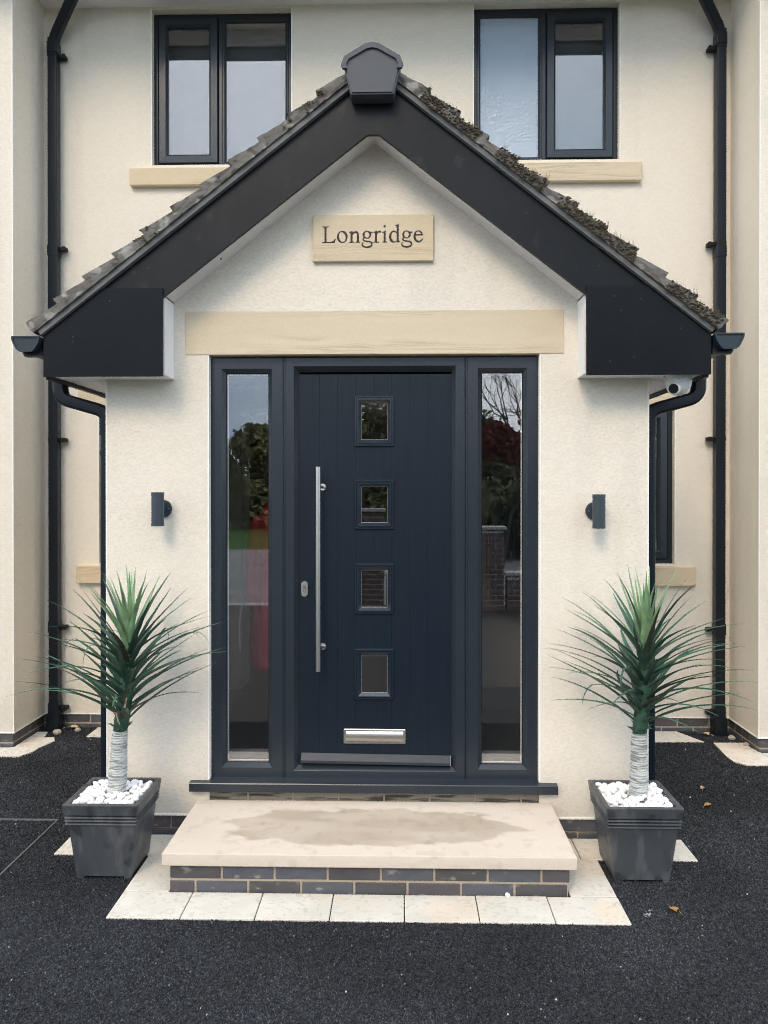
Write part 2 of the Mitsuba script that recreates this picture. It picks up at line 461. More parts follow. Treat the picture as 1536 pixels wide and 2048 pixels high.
# aggregate chips standing proud of the tarmac
def chips():
    parts = []
    for (x0, x1, y0, y1, s) in ((-1.9, 1.9, -1.75, -0.16, 0.0074), (-2.9, -1.42, -0.16, 1.72, 0.0092), (1.16, 2.8, -0.16, 1.72, 0.0092), (-3.0, -1.9, -1.75, -0.16, 0.012), (1.9, 3.0, -1.75, -0.16, 0.012)):
        gx, gy = np.meshgrid(np.arange(x0, x1, s), np.arange(y0, y1, s))
        q = np.stack([gx.ravel(), gy.ravel()], 1) + rng.uniform(-0.5, 0.5, (gx.size, 2)) * s
        parts.append(np.column_stack([q, np.full(len(q), s)]))
    q = np.vstack(parts)
    x, y = q[:, 0], q[:, 1]
    edge = 0.020 * (meshkit.noise(np.column_stack([x * 30, y * 30, x * 0])) - 0.5) + 0.004
    inpav = (x > -1.18 + edge) & (x < 0.904 - edge) & (y > -0.752 + edge)
    inpav |= (x > -1.631 + edge) & (x < 1.366 - edge) & (y > -0.222 + edge) & (y < 0.0)
    inpav |= (x > PORCH_L) & (x < PORCH_R) & (y > -0.1)
    inpav |= (x < IN_L) & (y > 1.09 + edge)
    inpav |= (x > IN_R) & (y > 1.04 + edge)
    lim = np.interp(y, [1.08, 1.18, 1.27, 1.40, 1.48, 1.60], [-2.45, -2.405, -2.40, -2.36, -2.42, -2.49])
    inpav |= (x < lim - edge) & (y > 1.09 + edge) & (y < 1.6)
    inpav |= (x > -2.19 + edge) & (x < 0) & (y > 1.50 + edge)
    lim = np.interp(y, [1.03, 1.10, 1.20, 1.36, 1.47], [2.15, 2.09, 2.085, 2.10, 2.11])
    inpav |= (x > lim + edge) & (y > 1.035 + edge) & (y < 1.47)
    inpav |= (x < np.interp(y, [1.48, 1.715], [2.06, 1.95]) - edge) & (x > 0) & (y > 1.48 + edge)
    q = q[~inpav]
    n = len(q)
    s = q[:, 2]
    base = np.array([[1, 0, 0], [-0.5, 0.87, 0], [-0.5, -0.87, 0], [0.35, 0.2, 0.75], [-0.3, 0.3, 0.8], [0.0, -0.45, 0.7]])
    faces = np.array([[0, 1, 3], [1, 4, 3], [1, 2, 4], [2, 5, 4], [2, 0, 5], [0, 3, 5], [3, 4, 5]])
    ang = rng.uniform(0, 2 * np.pi, n)
    ca, sa = np.cos(ang), np.sin(ang)
    v = base[None] + rng.normal(0, 0.2, (n, 6, 3))
    v[:, :3, 2] = -0.35
    sx, sy, sz = s * rng.uniform(0.42, 0.85, n), s * rng.uniform(0.42, 0.72, n), s * rng.uniform(0.2, 0.75, n)
    v = v * np.stack([sx, sy, sz], -1)[:, None]
    v = np.stack([v[..., 0] * ca[:, None] - v[..., 1] * sa[:, None], v[..., 0] * sa[:, None] + v[..., 1] * ca[:, None], v[..., 2]], -1)
    v[..., :2] += q[:, None, :2]
    v[..., 2] += 0.0008
    tone = rng.uniform(0.0, 1.0, n) ** 2.2
    patch = meshkit.fbm(np.column_stack([q[:, 0] * 2.2, q[:, 1] * 2.2, np.zeros(n)]), 3, 4)
    lum = (0.0135 + 0.042 * tone) * (0.40 + 1.15 * patch)
    tint = np.stack([np.ones(n), 1.07 + 0.06 * rng.random(n), 1.26 + 0.14 * rng.random(n)], 1)
    col = lum[:, None] * tint
    white = rng.random(n) < 0.00045
    col[white] = rng.uniform(0.35, 0.62, (white.sum(), 1))
    pale = rng.random(n) < 0.004
    col[pale] = rng.uniform(0.10, 0.18, (pale.sum(), 1)) * np.array([1, 0.99, 0.96])
    scuff = (np.abs((q[:, 0] - 0.99) - 0.6 * (q[:, 1] + 0.67)) < 0.012) & (np.abs(q[:, 1] + 0.66) < 0.03) & (rng.random(n) < 0.6)
    col[scuff] = 0.32
    F = (faces[None] + (np.arange(n) * 6)[:, None, None]).reshape(-1, 3)
    return (v.reshape(-1, 3), F), np.repeat(col, 6, 0)


cm, cc = chips()
put('tarmac_drive__aggregate', cm, 'chip', smooth=False, color=cc)
labels['tarmac_drive__aggregate'] = {'label': 'loose black stone chippings of the tarmac surface', 'kind': 'stuff'}

# recessed cover left of the porch: thin metal edges flush with the tarmac
k = 'recessed_cover'
for m in (bx(-2.55, -1.775, 0.150, 0.156, -0.02, 0.0085), bx(-1.781, -1.775, -0.46, 0.148, -0.02, 0.0085), bx(-2.55, -1.783, -0.466, -0.46, -0.02, 0.0085)):
    put(k + '__edge', m, 'edge_metal')
tag(k, 'tarmac filled recessed cover with thin metal edges left of the left pot', 'manhole cover')

# far side of the drive, seen only in the glass
put('road', quad([-60, -19, -0.004], [60, -19, -0.004], [60, -7.5, -0.004], [-60, -7.5, -0.004]), 'road_grey')
tag('road', 'grey road beyond the drive, reflected in the glass', kind='structure')
put('kerb', bx(-60, 60, -7.62, -7.5, -0.1, 0.03, 0.01), 'kerb_grey')
tag('kerb', 'pale kerb line at the end of the drive, reflected in the glass', kind='structure')
put('lawn', quad([-200, -200, -0.008], [200, -200, -0.008], [200, 60, -0.008], [-200, 60, -0.008]), 'lawn_green')
tag('lawn', 'green lawn beyond the road, reflected in the glass', kind='structure')

# ---------------------------------------------------------------- bricks
BR = ['brick_slate', 'brick_charcoal', 'brick_slate', 'brick_slate', 'brick_charcoal', 'brick_plum']


def brick_run(key, p0, d, length, z0, z1, offset, thick=0.10, first=True, bl=0.215, gap=0.010):
    """One course of bricks from p0 along unit d (face on the right-hand side normal), depth behind the face."""
    d = np.array(d, float)
    nrm = np.array([d[1], -d[0]])
    s = -offset
    while s < length - 0.012:
        a, b = max(s, 0.0), min(s + bl, length)
        if b - a > 0.015:
            j = rng.uniform(-0.0012, 0.0012, 3)
            m = bx(a, b, j[0], thick, z0 + j[1], z1 + j[2] * 0.5, 0.0025)
            v = m.vertices.copy()
            m.vertices = np.column_stack([p0[0] + d[0] * v[:, 0] - nrm[0] * v[:, 1], p0[1] + d[1] * v[:, 0] - nrm[1] * v[:, 1], v[:, 2]])
            put(key, m, BR[rng.integers(len(BR))])
        s += bl + gap


def plinth(key, p0, d, length, off):
    brick_run(key, p0, d, length, -0.045, 0.027, off)
    brick_run(key, p0, d, length, 0.038, 0.1035, off + 0.1125)


HB = 'house__plinth__brick'
e = 0.006
plinth(HB, (-3.5, WING_Y + e), (1, 0), 3.5 + IN_L - e, 0.05)
plinth(HB, (IN_L - e, WING_Y + e), (0, 1), MAIN_Y - WING_Y - e, 0.09)
plinth(HB, (IN_L - e, MAIN_Y + e), (1, 0), 1.11, 0.0)
plinth(HB, (1.21, MAIN_Y + e), (1, 0), 1.12, 0.03)
plinth(HB, (IN_R + e, MAIN_Y + e), (0, -1), MAIN_Y - WING_Y - e, 0.02)
plinth(HB, (IN_R + e, WING_Y + e), (1, 0), 1.2, 0.11)
o = e + 0.004
put('house__plinth', cat(bx(-3.5, IN_L - o, WING_Y + o, MAIN_Y + 0.5, -0.1, 0.108), bx(IN_L - o, IN_R + o, MAIN_Y + o, MAIN_Y + 0.3, -0.1, 0.108), bx(IN_R + o, 3.6, WING_Y + o, MAIN_Y + 0.5, -0.1, 0.108)), 'mortar')
PB = 'porch__plinth__brick'
plinth(PB, (PORCH_L + e, e), (1, 0), 0.48, 0.02)
plinth(PB, (0.706, e), (1, 0), 0.493, 0.06)
plinth(PB, (PORCH_L + e, MAIN_Y), (0, -1), MAIN_Y - e, 0.02)
plinth(PB, (PORCH_R - e, e), (0, 1), MAIN_Y - e, 0.02)
BR, KEEP = ['brick_smeared'], BR
brick_run(PB, (-0.951, 0.012), (1, 0), 1.627, 0.155, 0.2275, 0.03)
BR = KEEP
put('porch__plinth', cat(bx(PORCH_L + o, PORCH_R - o, 0.016, MAIN_Y, -0.1, 0.108), bx(-0.951, 0.676, 0.016, 0.25, 0.108, 0.229)), 'mortar')

# ---------------------------------------------------------------- house
WT = 0.30
SOF = 5.185
uw = [(-1.796, -0.786, 4.052, 5.165), (0.512, 1.548, 4.064, 5.172)]
lw = [(-2.185, -1.52, 1.190, 2.322), (1.28, 1.940, 1.190, 2.322)]
face = sbox(IN_L, 0.105, IN_R, SOF + 0.1)
for x0, x1, z0, z1 in uw + lw:
    face = face.difference(sbox(x0, z0, x1, z1))
face = face.difference(sbox(-1.15, 0.25, 0.34, 2.3))          # inner hall opening behind the porch
put('house__wall', prism(face, MAIN_Y, MAIN_Y + WT), 'cream_render')
labels['house__wall'] = {'label': 'smooth cream rendered main wall set back behind the porch'}
put('house__wing', bx(-3.6, IN_L, WING_Y, 6.0, 0.105, SOF + 0.1), 'cream_render')
put('house__wing', bx(IN_R, 3.7, WING_Y, 6.0, 0.105, SOF + 0.1), 'cream_render')
for x, sg in ((IN_L, 1), (IN_R, -1)):                     # corner beads
    put('house__corner_bead', bx(min(x - sg * 0.005, x + sg * 0.002), max(x - sg * 0.005, x + sg * 0.002), WING_Y - 0.002, WING_Y + 0.005, 0.1, SOF, 0.001), 'bead_white')
put('house__bell_bead', cat(bx(IN_L, IN_R, MAIN_Y - 0.006, MAIN_Y + 0.004, 0.099, 0.1055), bx(-3.6, IN_L + .006, WING_Y - 0.006, WING_Y + 0.004, 0.099, 0.1055), bx(IN_R - .006, 3.7, WING_Y - 0.006, WING_Y + 0.004, 0.099, 0.1055),
                           bx(IN_L - 0.004, IN_L + 0.006, WING_Y + .004, MAIN_Y - .006, 0.099, 0.1055), bx(IN_R - 0.006, IN_R + 0.004, WING_Y + .004, MAIN_Y - .006, 0.099, 0.1055)), 'bead_white')
put('house__soffit', bx(IN_L, IN_R, 1.385, MAIN_Y, SOF, SOF + 0.012), 'white_plastic')
put('house__soffit', bx(-3.7, IN_L + 0.02, 0.94, WING_Y, SOF, SOF + 0.012), 'white_plastic')
put('house__soffit', bx(IN_R - 0.02, 3.8, 0.94, WING_Y, SOF, SOF + 0.012), 'white_plastic')
put('house__fascia', bx(IN_L + 0.02, IN_R - 0.02, 1.362, 1.385, SOF - 0.01, SOF + 0.2), 'black_board')
put('house__fascia', bx(-3.7, IN_L + 0.02, 0.917, 0.94, SOF - 0.01, SOF + 0.2), 'black_board')
put('house__fascia', bx(IN_R - 0.02, 3.8, 0.917, 0.94, SOF - 0.01, SOF + 0.2), 'black_board')
put('house__gutter', bx(IN_L + 0.02, IN_R - 0.02, 1.25, 1.36, SOF + 0.10, SOF + 0.18, 0.02), 'gutter_plastic')
put('house__roof', cat(prism_z(sbox(-3.9, 0.88, 4.0, 1.0), SOF + 0.2, SOF + 0.24), quad([-3.9, 0.9, SOF + 0.24], [4.0, 0.9, SOF + 0.24], [4.0, 6.0, SOF + 3.6], [-3.9, 6.0, SOF + 3.6]),
                       bx(-3.6, 3.7, 1.0, 6.0, SOF + 0.102, SOF + 0.2)), 'roof_tile')
put('house__rear_wall', bx(-3.6, 3.7, 6.0, 6.2, 0, 8.5), 'dim_wall')
tag('house', 'cream rendered two-storey house with dark windows behind the porch', 'house')


def window(x0, x1, z0, z1, yf, lights, frosted=()):
    """Casement window: outer frame, one casement or fixed light per (xa, xb, opening) and panes."""
    k = newkey('house__window')
    labels[k] = {'label': 'placeholder'}
    fr = [frame(x0, x1, z0, z1, [(0, yf + 0.07), (0, yf), (0.028, yf), (0.034, yf + 0.006), (0.036, yf + 0.06)])]
    for i, (xa, xb, op) in enumerate(lights):
        if op:
            m = frame(xa + 0.004, xb - 0.004, z0 + 0.034, z1 - 0.034, [(0, yf + 0.03), (0, yf - 0.006), (0.004, yf - 0.016), (0.05, yf - 0.018), (0.064, yf - 0.004), (0.066, yf + 0.012)])
            gi = 0.067
        else:
            m = frame(xa, xb, z0 + 0.03, z1 - 0.03, [(0, yf + 0.02), (0, yf + 0.003), (0.010, yf + 0.002), (0.022, yf + 0.014), (0.024, yf + 0.03)])
            gi = 0.025
        put(k + '__casement', m, 'anthracite')
        yg = yf + 0.012 if op else yf + 0.024
        zb, zt = z0 + (0.034 if op else 0.03) + gi - 0.008, z1 - (0.034 if op else 0.03) - gi + 0.008
        g = quad([xa + gi - 0.006, yg, zb], [xb - gi + 0.006, yg, zb], [xb - gi + 0.006, yg, zt], [xa + gi - 0.006, yg, zt])
        put(k + '__pane', g, 'frosted_pane' if i in frosted else 'clear_pane')
        put(k + '__gasket', frame(xa + gi - 0.008, xb - gi + 0.008, zb - 0.002, zt + 0.002, [(0, yg - 0.0015), (0.0055, yg - 0.002)]), 'bead_grey')
        if i:
            fr.append(bx(xa - 0.03, xa, yf - 0.002, yf + 0.06, z0 + 0.028, z1 - 0.028, 0.004))
    put(k + '__frame', cat(*fr), 'anthracite')
    put(k + '__blind', quad([x0 + .02, yf + 0.16, z0 + .02], [x1 - .02, yf + 0.16, z0 + .02], [x1 - .02, yf + 0.16, z1 - .02], [x0 + .02, yf + 0.16, z1 - .02]), 'blind_grey')
    return k


yw = MAIN_Y + 0.060
k = window(*uw[0], yw, [(-1.762, -1.325, True), (-1.295, -0.820, False)])
labels[k] = {'label': 'upper left dark framed window behind the porch gable'}
k = window(*uw[1], yw, [(0.546, 1.006, False), (1.036, 1.514, True)], frosted=(0,))
labels[k] = {'label': 'upper right dark framed window with one obscured pane'}
k = window(*lw[0], yw, [(-2.151, -1.554, True)])
labels[k] = {'label': 'narrow glimpse of a dark window behind the left side of the porch'}
k = window(*lw[1], yw, [(1.314, 1.906, True)])
labels[k] = {'label': 'dark ground floor window beside the right side of the porch'}
for x0, x1, z0, z1 in ((-1.941, -0.64, 3.892, 4.050), (0.37, 1.690, 3.896, 4.062), (-2.332, -1.47, 1.048, 1.188), (1.21, 2.075, 1.040, 1.188)):
    m = bx(x0, x1, MAIN_Y - 0.045, MAIN_Y + 0.09, z0, z1, 0.004)
    v = m.vertices
    v[:, 2] -= np.where((v[:, 1] < MAIN_Y) & (v[:, 2] > (z0 + z1) / 2), 0.034 if z0 > 3 else 0.012, 0)
    put('house__sill', m, 'sandstone')
for x0, x1 in ((-2.332, -1.47), (1.21, 2.075)):
    put('house__lintel', bx(x0, x1, MAIN_Y - 0.004, MAIN_Y + 0.1, 2.3235, 2.468, 0.003), 'sandstone')
for (x0, x1, z0, z1) in uw + lw:                         # white beads on the reveal corners
    for x in (x0, x1):
        put('house__reveal_bead', bx(x - 0.004, x + 0.004, MAIN_Y - 0.002, MAIN_Y + 0.004, z0 + 0.002, z1 + 0.003, 0.001), 'bead_white')
for (x0, x1, z0, z1) in uw + lw:                         # dim rooms behind the panes
    put('house__room', cat(quad([x0 - .5, 3.6, z0 - .8], [x1 + .5, 3.6, z0 - .8], [x1 + .5, 3.6, z1 + .3], [x0 - .5, 3.6, z1 + .3]),
                           quad([x0 - .5, MAIN_Y + WT, z0 - .8], [x0 - .5, 3.6, z0 - .8], [x0 - .5, 3.6, z1 + .3], [x0 - .5, MAIN_Y + WT, z1 + .3]),
                           quad([x1 + .5, MAIN_Y + WT, z0 - .8], [x1 + .5, 3.6, z0 - .8], [x1 + .5, 3.6, z1 + .3], [x1 + .5, MAIN_Y + WT, z1 + .3]),
                           quad([x0 - .5, MAIN_Y + WT, z1 + .3], [x1 + .5, MAIN_Y + WT, z1 + .3], [x1 + .5, 3.6, z1 + .3], [x0 - .5, 3.6, z1 + .3]),
                           quad([x0 - .5, MAIN_Y + WT, z0 - .8], [x1 + .5, MAIN_Y + WT, z0 - .8], [x1 + .5, 3.6, z0 - .8], [x0 - .5, 3.6, z0 - .8])), 'dim_wall')

# ---------------------------------------------------------------- porch walls
XC, APEX, TH = -0.132, 3.662, math.radians(38.0)
CT, ST, TT = math.cos(TH), math.sin(TH), math.tan(TH)
WXC = (PORCH_L + PORCH_R) / 2
OPEN = (-0.951, 0.676, 0.231, 2.378)
zed = 2.68
gable = Polygon([(PORCH_L, 0.108), (PORCH_R, 0.108), (PORCH_R, 2.47), (0.857, 2.70), (XC, 3.43), (-1.124, 2.70), (PORCH_L, 2.47)])
hole = sbox(OPEN[0], OPEN[2], OPEN[1], OPEN[3]).union(sbox(OPEN[0], 0.05, OPEN[1], 0.3))
lint = sbox(-1.069, 2.378, 0.794, 2.594)
put('porch__wall', prism(gable.difference(hole).difference(lint), 0.0, 0.24), 'cream_render')
labels['porch__wall'] = {'label': 'textured cream rendered front wall of the porch'}
put('porch__wall', bx(PORCH_L, PORCH_L + 0.2, 0.24, MAIN_Y, 0.108, 2.47), 'cream_render')
put('porch__wall', bx(PORCH_R - 0.2, PORCH_R, 0.24, MAIN_Y, 0.108, 2.47), 'cream_render')
put('porch__lintel', bx(-1.069, 0.794, -0.003, 0.2, 2.379, 2.5935, 0.002), 'sandstone')
for x, sg in ((PORCH_L, 1), (PORCH_R, -1)):
    put('porch__corner_bead', bx(min(x - sg * 0.002, x + sg * 0.005), max(x - sg * 0.002, x + sg * 0.005), -0.002, 0.005, 0.106, 2.25, 0.001), 'bead_white')
for x, sg in ((OPEN[0], -1), (OPEN[1], 1)):
    put('porch__corner_bead', bx(min(x - sg * 0.001, x + sg * 0.006), max(x - sg * 0.001, x + sg * 0.006), -0.002, 0.004, 0.28, 2.377, 0.001), 'bead_white')
put('porch__bell_bead', cat(bx(PORCH_L - 0.004, -0.951, -0.007, 0.003, 0.101, 0.1085), bx(0.676, PORCH_R + 0.004, -0.007, 0.003, 0.101, 0.1085)), 'bead_white')
tag('porch', 'gabled cream rendered porch with black bargeboards and a dark blue front door', 'porch')

# ---------------------------------------------------------------- porch roof
BY = -0.17                                               # bargeboard face


def slope(s, d, n):
    return XC + s * (d * CT + n * ST), APEX - d * ST + n * CT


BW = 0.263                                                # vertical depth of the board
for s in (-1, 1):
    xe = -1.694 if s < 0 else 1.436
    xi = -1.124 if s < 0 else 0.860
    top = lambda x: APEX - abs(x - XC) * TT
    bot = lambda x: top(x) - BW
    board = Polygon([(XC, top(XC)), (xe, top(xe)), (xe, 2.32), (xi - s * -0.0, 2.32), (xi, bot(xi)), (XC + s * 0.028, bot(XC + s * 0.028)), (XC, bot(XC + s * 0.028))])
    board = Polygon([(XC, top(XC)), (xe, top(xe)), (xe, top(xe) - 0.03), (xi + s * 0.30, bot(xi + s * 0.30)), (xi, bot(xi)), (XC + s * 0.028, bot(XC + s * 0.028)), (XC, bot(XC + s * 0.028))])
    put('porch__bargeboard', prism(board, BY, BY + 0.02), 'bargeboard_black')
    # box end panel, its face just proud of the board
    ztop = 2.665
    xt = XC + s * (APEX - ztop) / TT
    panel = Polygon([(xi, 2.247), (xe, 2.247), (xe, top(xe) - 0.002), (xt, ztop - 0.002), (xi, ztop - 0.002)])
    put('porch__end_panel', prism(panel, BY - 0.007, BY - 0.0005), 'black_board')
    cover = sbox(min(xi, xi + s * 0.075), 2.2475, max(xi, xi + s * 0.075), ztop - 0.004)
    put('porch__end_panel', prism(cover, BY - 0.0095, BY - 0.0075), 'black_board')
    # white underside: sloping soffit, upright return, flat side soffit
    # sloping soffit between board and wall
    xa, xb = XC + s * 0.0, xi
    so = [(xa, bot(XC + s * 0.028) + 0.012 - 0.0), (xb, bot(xb) + 0.012)]
    so[0] = (xa, bot(xa) + 0.012)
    m = prism(Polygon([so[0], so[1], (so[1][0], so[1][1] + 0.012), (so[0][0], so[0][1] + 0.012)]), BY + 0.021, -0.001)
    put('porch__soffit', m, 'soffit_plastic')
    put('porch__soffit', bx(min(xi, xi + s * 0.01), max(xi, xi + s * 0.01), BY + 0.0205, -0.001, 2.2585, bot(xi) + 0.005), 'white_plastic')
    put('porch__soffit', bx(min(xi + s * 0.0105, xe), max(xi + s * 0.0105, xe), BY + 0.0205, -0.001, 2.2575, 2.2665), 'white_plastic')
    pe = PORCH_L if s < 0 else PORCH_R
    put('porch__soffit', bx(min(pe, xe - s * 0.02), max(pe, xe - s * 0.02), 0.0, MAIN_Y, 2.2580, 2.2670), 'white_plastic')
    put('porch__fascia', bx(min(xe - s * 0.018, xe), max(xe - s * 0.018, xe), BY + 0.0205, MAIN_Y, 2.238, top(xe) - 0.004), 'black_board')
    # undercloak strip along the verge
    D1 = 2.005
    uc = Polygon([slope(s, 0.06, 0.001), slope(s, D1 - 0.02, 0.001), slope(s, D1 - 0.02, 0.024), slope(s, 0.06, 0.024)])
    put('porch__undercloak', prism(uc, BY - 0.028, BY + 0.2), 'undercloak')
    # bedding mortar
    nseg = 120
    dd = np.linspace(0.10, D1 - 0.06, nseg)
    gr = []
    for j, nn in enumerate((0.0245, 0.034, 0.045, 0.056)):
        P = np.array([slope(s, d, nn) for d in dd])
        wob = meshkit.fbm(np.column_stack([dd * 26, np.full(nseg, j * 1.7), np.full(nseg, s * 3.1)]), 3, 8)
        gr.append(np.column_stack([P[:, 0], BY - 0.012 - 0.022 * wob, P[:, 1]]))
    P = np.array([slope(s, d, 0.056) for d in dd])
    gr.append(np.column_stack([P[:, 0], np.full(nseg, 0.1), P[:, 1]]))
    G = np.array(gr)
    i, j = np.meshgrid(np.arange(4), np.arange(nseg - 1), indexing='ij')
    a = i * nseg + j
    F = np.vstack([np.stack([a, a + 1, a + nseg + 1], -1).reshape(-1, 3), np.stack([a, a + nseg + 1, a + nseg], -1).reshape(-1, 3)])
    put('porch__verge_mortar', trimesh.Trimesh(G.reshape(-1, 3), F, process=False), 'verge_mortar', smooth=50)
    # tiles
    field = []
    NT, GA = 12, 0.1735
    for t in range(NT):
        d1 = D1 - t * GA
        d0 = max(d1 - GA - 0.012, 0.03)
        tl = 0.026 / GA
        n1 = 0.088 + rng.uniform(-0.003, 0.003)
        n0 = n1 - tl * (d1 - d0)
        th = 0.030
        nd, nn, ny = 16, 4, 5
        grid = []
        m = bx(0, 1, 0, 1, 0, 1)
        m = m.subdivide().subdivide().subdivide()
        v = m.vertices.copy()
        d = d0 + (d1 - d0) * v[:, 0]
        ntop = n0 + (n1 - n0) * v[:, 0]
        n = 0.0255 + (ntop - 0.0255) * v[:, 2]
        y = BY - 0.040 + rng.uniform(-0.003, 0.003) + 0.30 * v[:, 1]
        rough = 1.0 if s < 0 else 1.5
        q = np.column_stack([d * 38, y * 38, n * 38 + t * 5 + s])
        d = d + rough * 0.010 * (meshkit.fbm(q, 3, 2) - 0.5) * 1.2
        y = y + rough * 0.016 * (meshkit.fbm(q + 11, 3, 3) - 0.5) * (v[:, 1] < 0.5)
        n = n + rough * 0.010 * (meshkit.fbm(q * 1.3 + 5, 3, 4) - 0.5) * (0.3 + 0.7 * (v[:, 2] > 0.5))
        x, z = slope(s, d, n)
        put('porch__roof__verge_tile', trimesh.Trimesh(np.column_stack([x, y, z]), m.faces, process=False), 'roof_tile', smooth=40)
        field.append(prism(Polygon([slope(s, d0, n0 - th), slope(s, d1, n1 - th), slope(s, d1, n1), slope(s, d0, n0)]), BY + 0.26, MAIN_Y - 0.002))
    put('porch__roof', cat(*field), 'roof_tile')
    # screws in the boards
    sc = [(-0.539, 3.132), (-1.195, 2.758), (-1.374, 2.603), (-1.55, 2.435), (-1.553, 2.41), (-0.85, 2.80)] if s < 0 else [(0.256, 3.262), (0.586, 3.003), (0.989, 2.613), (1.112, 2.6), (1.022, 2.545), (1.294, 2.46), (0.918, 2.755), (1.08, 2.33), (0.97, 2.31)]
    ms = []
    for x, z in sc:
        yy = BY - 0.007 if z < 2.66 else BY
        ms.append(cyl((x, yy - 0.0025, z), (x, yy + 0.001, z), 0.0050, 10))
    for m in ms:
        put('porch__board_screw', m, 'screw_grey')
# ridge: capped end and the ridge tiles behind it
cap = Polygon([(-0.264, 3.655), (-0.232, 3.522), (-0.036, 3.522), (-0.004, 3.655), (-0.018, 3.684), (-0.105, 3.733), (-0.134, 3.739), (-0.163, 3.733), (-0.250, 3.684)])
cap = cap.buffer(-0.008).buffer(0.008)
put('porch__ridge_cap', cat(prism(cap.buffer(-0.007), -0.262, -0.255), prism(cap, -0.2555, -0.10)), 'grey_cap')
arch = Polygon([(-0.272, 3.650), (-0.258, 3.686), (-0.165, 3.741), (-0.134, 3.748), (-0.103, 3.741), (-0.010, 3.686), (0.004, 3.650), (-0.001, 3.638), (-0.267, 3.638)])
rim = arch.buffer(0.004).difference(cap.buffer(-0.011))
put('porch__ridge_cap', prism(rim, -0.272, -0.256), 'grey_cap')
for a in range(4):
    put('porch__ridge_tile', prism(arch.buffer(0.002 + 0.003 * (a % 2)), -0.10 + a * 0.45, -0.10 + (a + 1) * 0.45 - 0.004), 'roof_tile')
put('porch__roof_deck', cat(*[prism(Polygon([slope(s, 0.0, -0.10), slope(s, 1.95, -0.10), slope(s, 1.95, -0.03), slope(s, 0.0, -0.03)]), BY + 0.0205, MAIN_Y - 0.002) for s in (-1, 1)]), 'dim_wall')


# moss on the verges
def moss():
    V, F, C = [], [], []
    nv = 0
    ico = trimesh.creation.icosphere(subdivisions=0)
    for s, cnt in ((-1, 500), (1, 3000)):
        for _ in range(cnt):
            d = rng.uniform(0.25, 1.985)
            if meshkit.fbm(np.array([[d * 5, s * 2.0, 0]]), 2, 6)[0] < (0.53 if s < 0 else 0.34):
                continue
            ph = ((2.005 - d) % 0.1735) / 0.1735
            top = 0.088 - 0.026 * ph
            on_face = rng.random() < 0.58
            n = rng.uniform(0.02, top) if on_face else top + 0.002
            y = BY - 0.045 - rng.uniform(0, 0.004) if on_face else rng.uniform(BY - 0.046, BY + 0.10)
            x, z = slope(s, d, n)
            r = rng.uniform(0.002, 0.0065) if on_face else rng.uniform(0.002, 0.0050)
            v = ico.vertices * (r * np.array([1.3, 1.0, 0.7])) * (1 + rng.normal(0, 0.16, (len(ico.vertices), 1)))
            V.append(v + [x, y, z]); F.append(ico.faces + nv); nv += len(v)
            c = np.array([0.078, 0.066, 0.052]) * rng.uniform(0.5, 1.8) if rng.random() < 0.8 else np.array([0.095, 0.088, 0.05]) * rng.uniform(0.7, 1.3)
            C.append(np.tile(c, (len(v), 1)))
            if not on_face and rng.random() < (0.14 if s > 0 else 0.05):
                for _ in range(rng.integers(2, 6)):
                    b = np.array([x, y, z]) + rng.normal(0, 0.006, 3)
                    h = rng.uniform(0.010, 0.032)
                    lean = rng.normal(0, 0.28, 2)
                    tip = b + h * np.array([lean[0], lean[1], 1])
                    w = 0.0008
                    V.append(np.array([b - [w, 0, 0], b + [w, 0, 0], tip, b + [0, -w, 0], tip + [0.0012, 0, -0.003], tip - [0.0012, 0, 0.003]]))
                    F.append(np.array([[0, 1, 2], [0, 3, 2], [2, 4, 5]]) + nv); nv += 6
                    C.append(np.tile([0.16, 0.125, 0.07], (6, 1)))
    return (np.vstack(V), np.vstack(F)), np.vstack(C)


mm, mc = moss()
k = put('porch__moss', mm, 'moss', color=mc)
labels[k] = {'label': 'brown moss growing along the roof verge tiles', 'kind': 'stuff'}

# ---------------------------------------------------------------- front door set
FY = 0.04
LX0, LX1, LZ0, LZ1 = -0.515, 0.2545, 0.335, 2.292
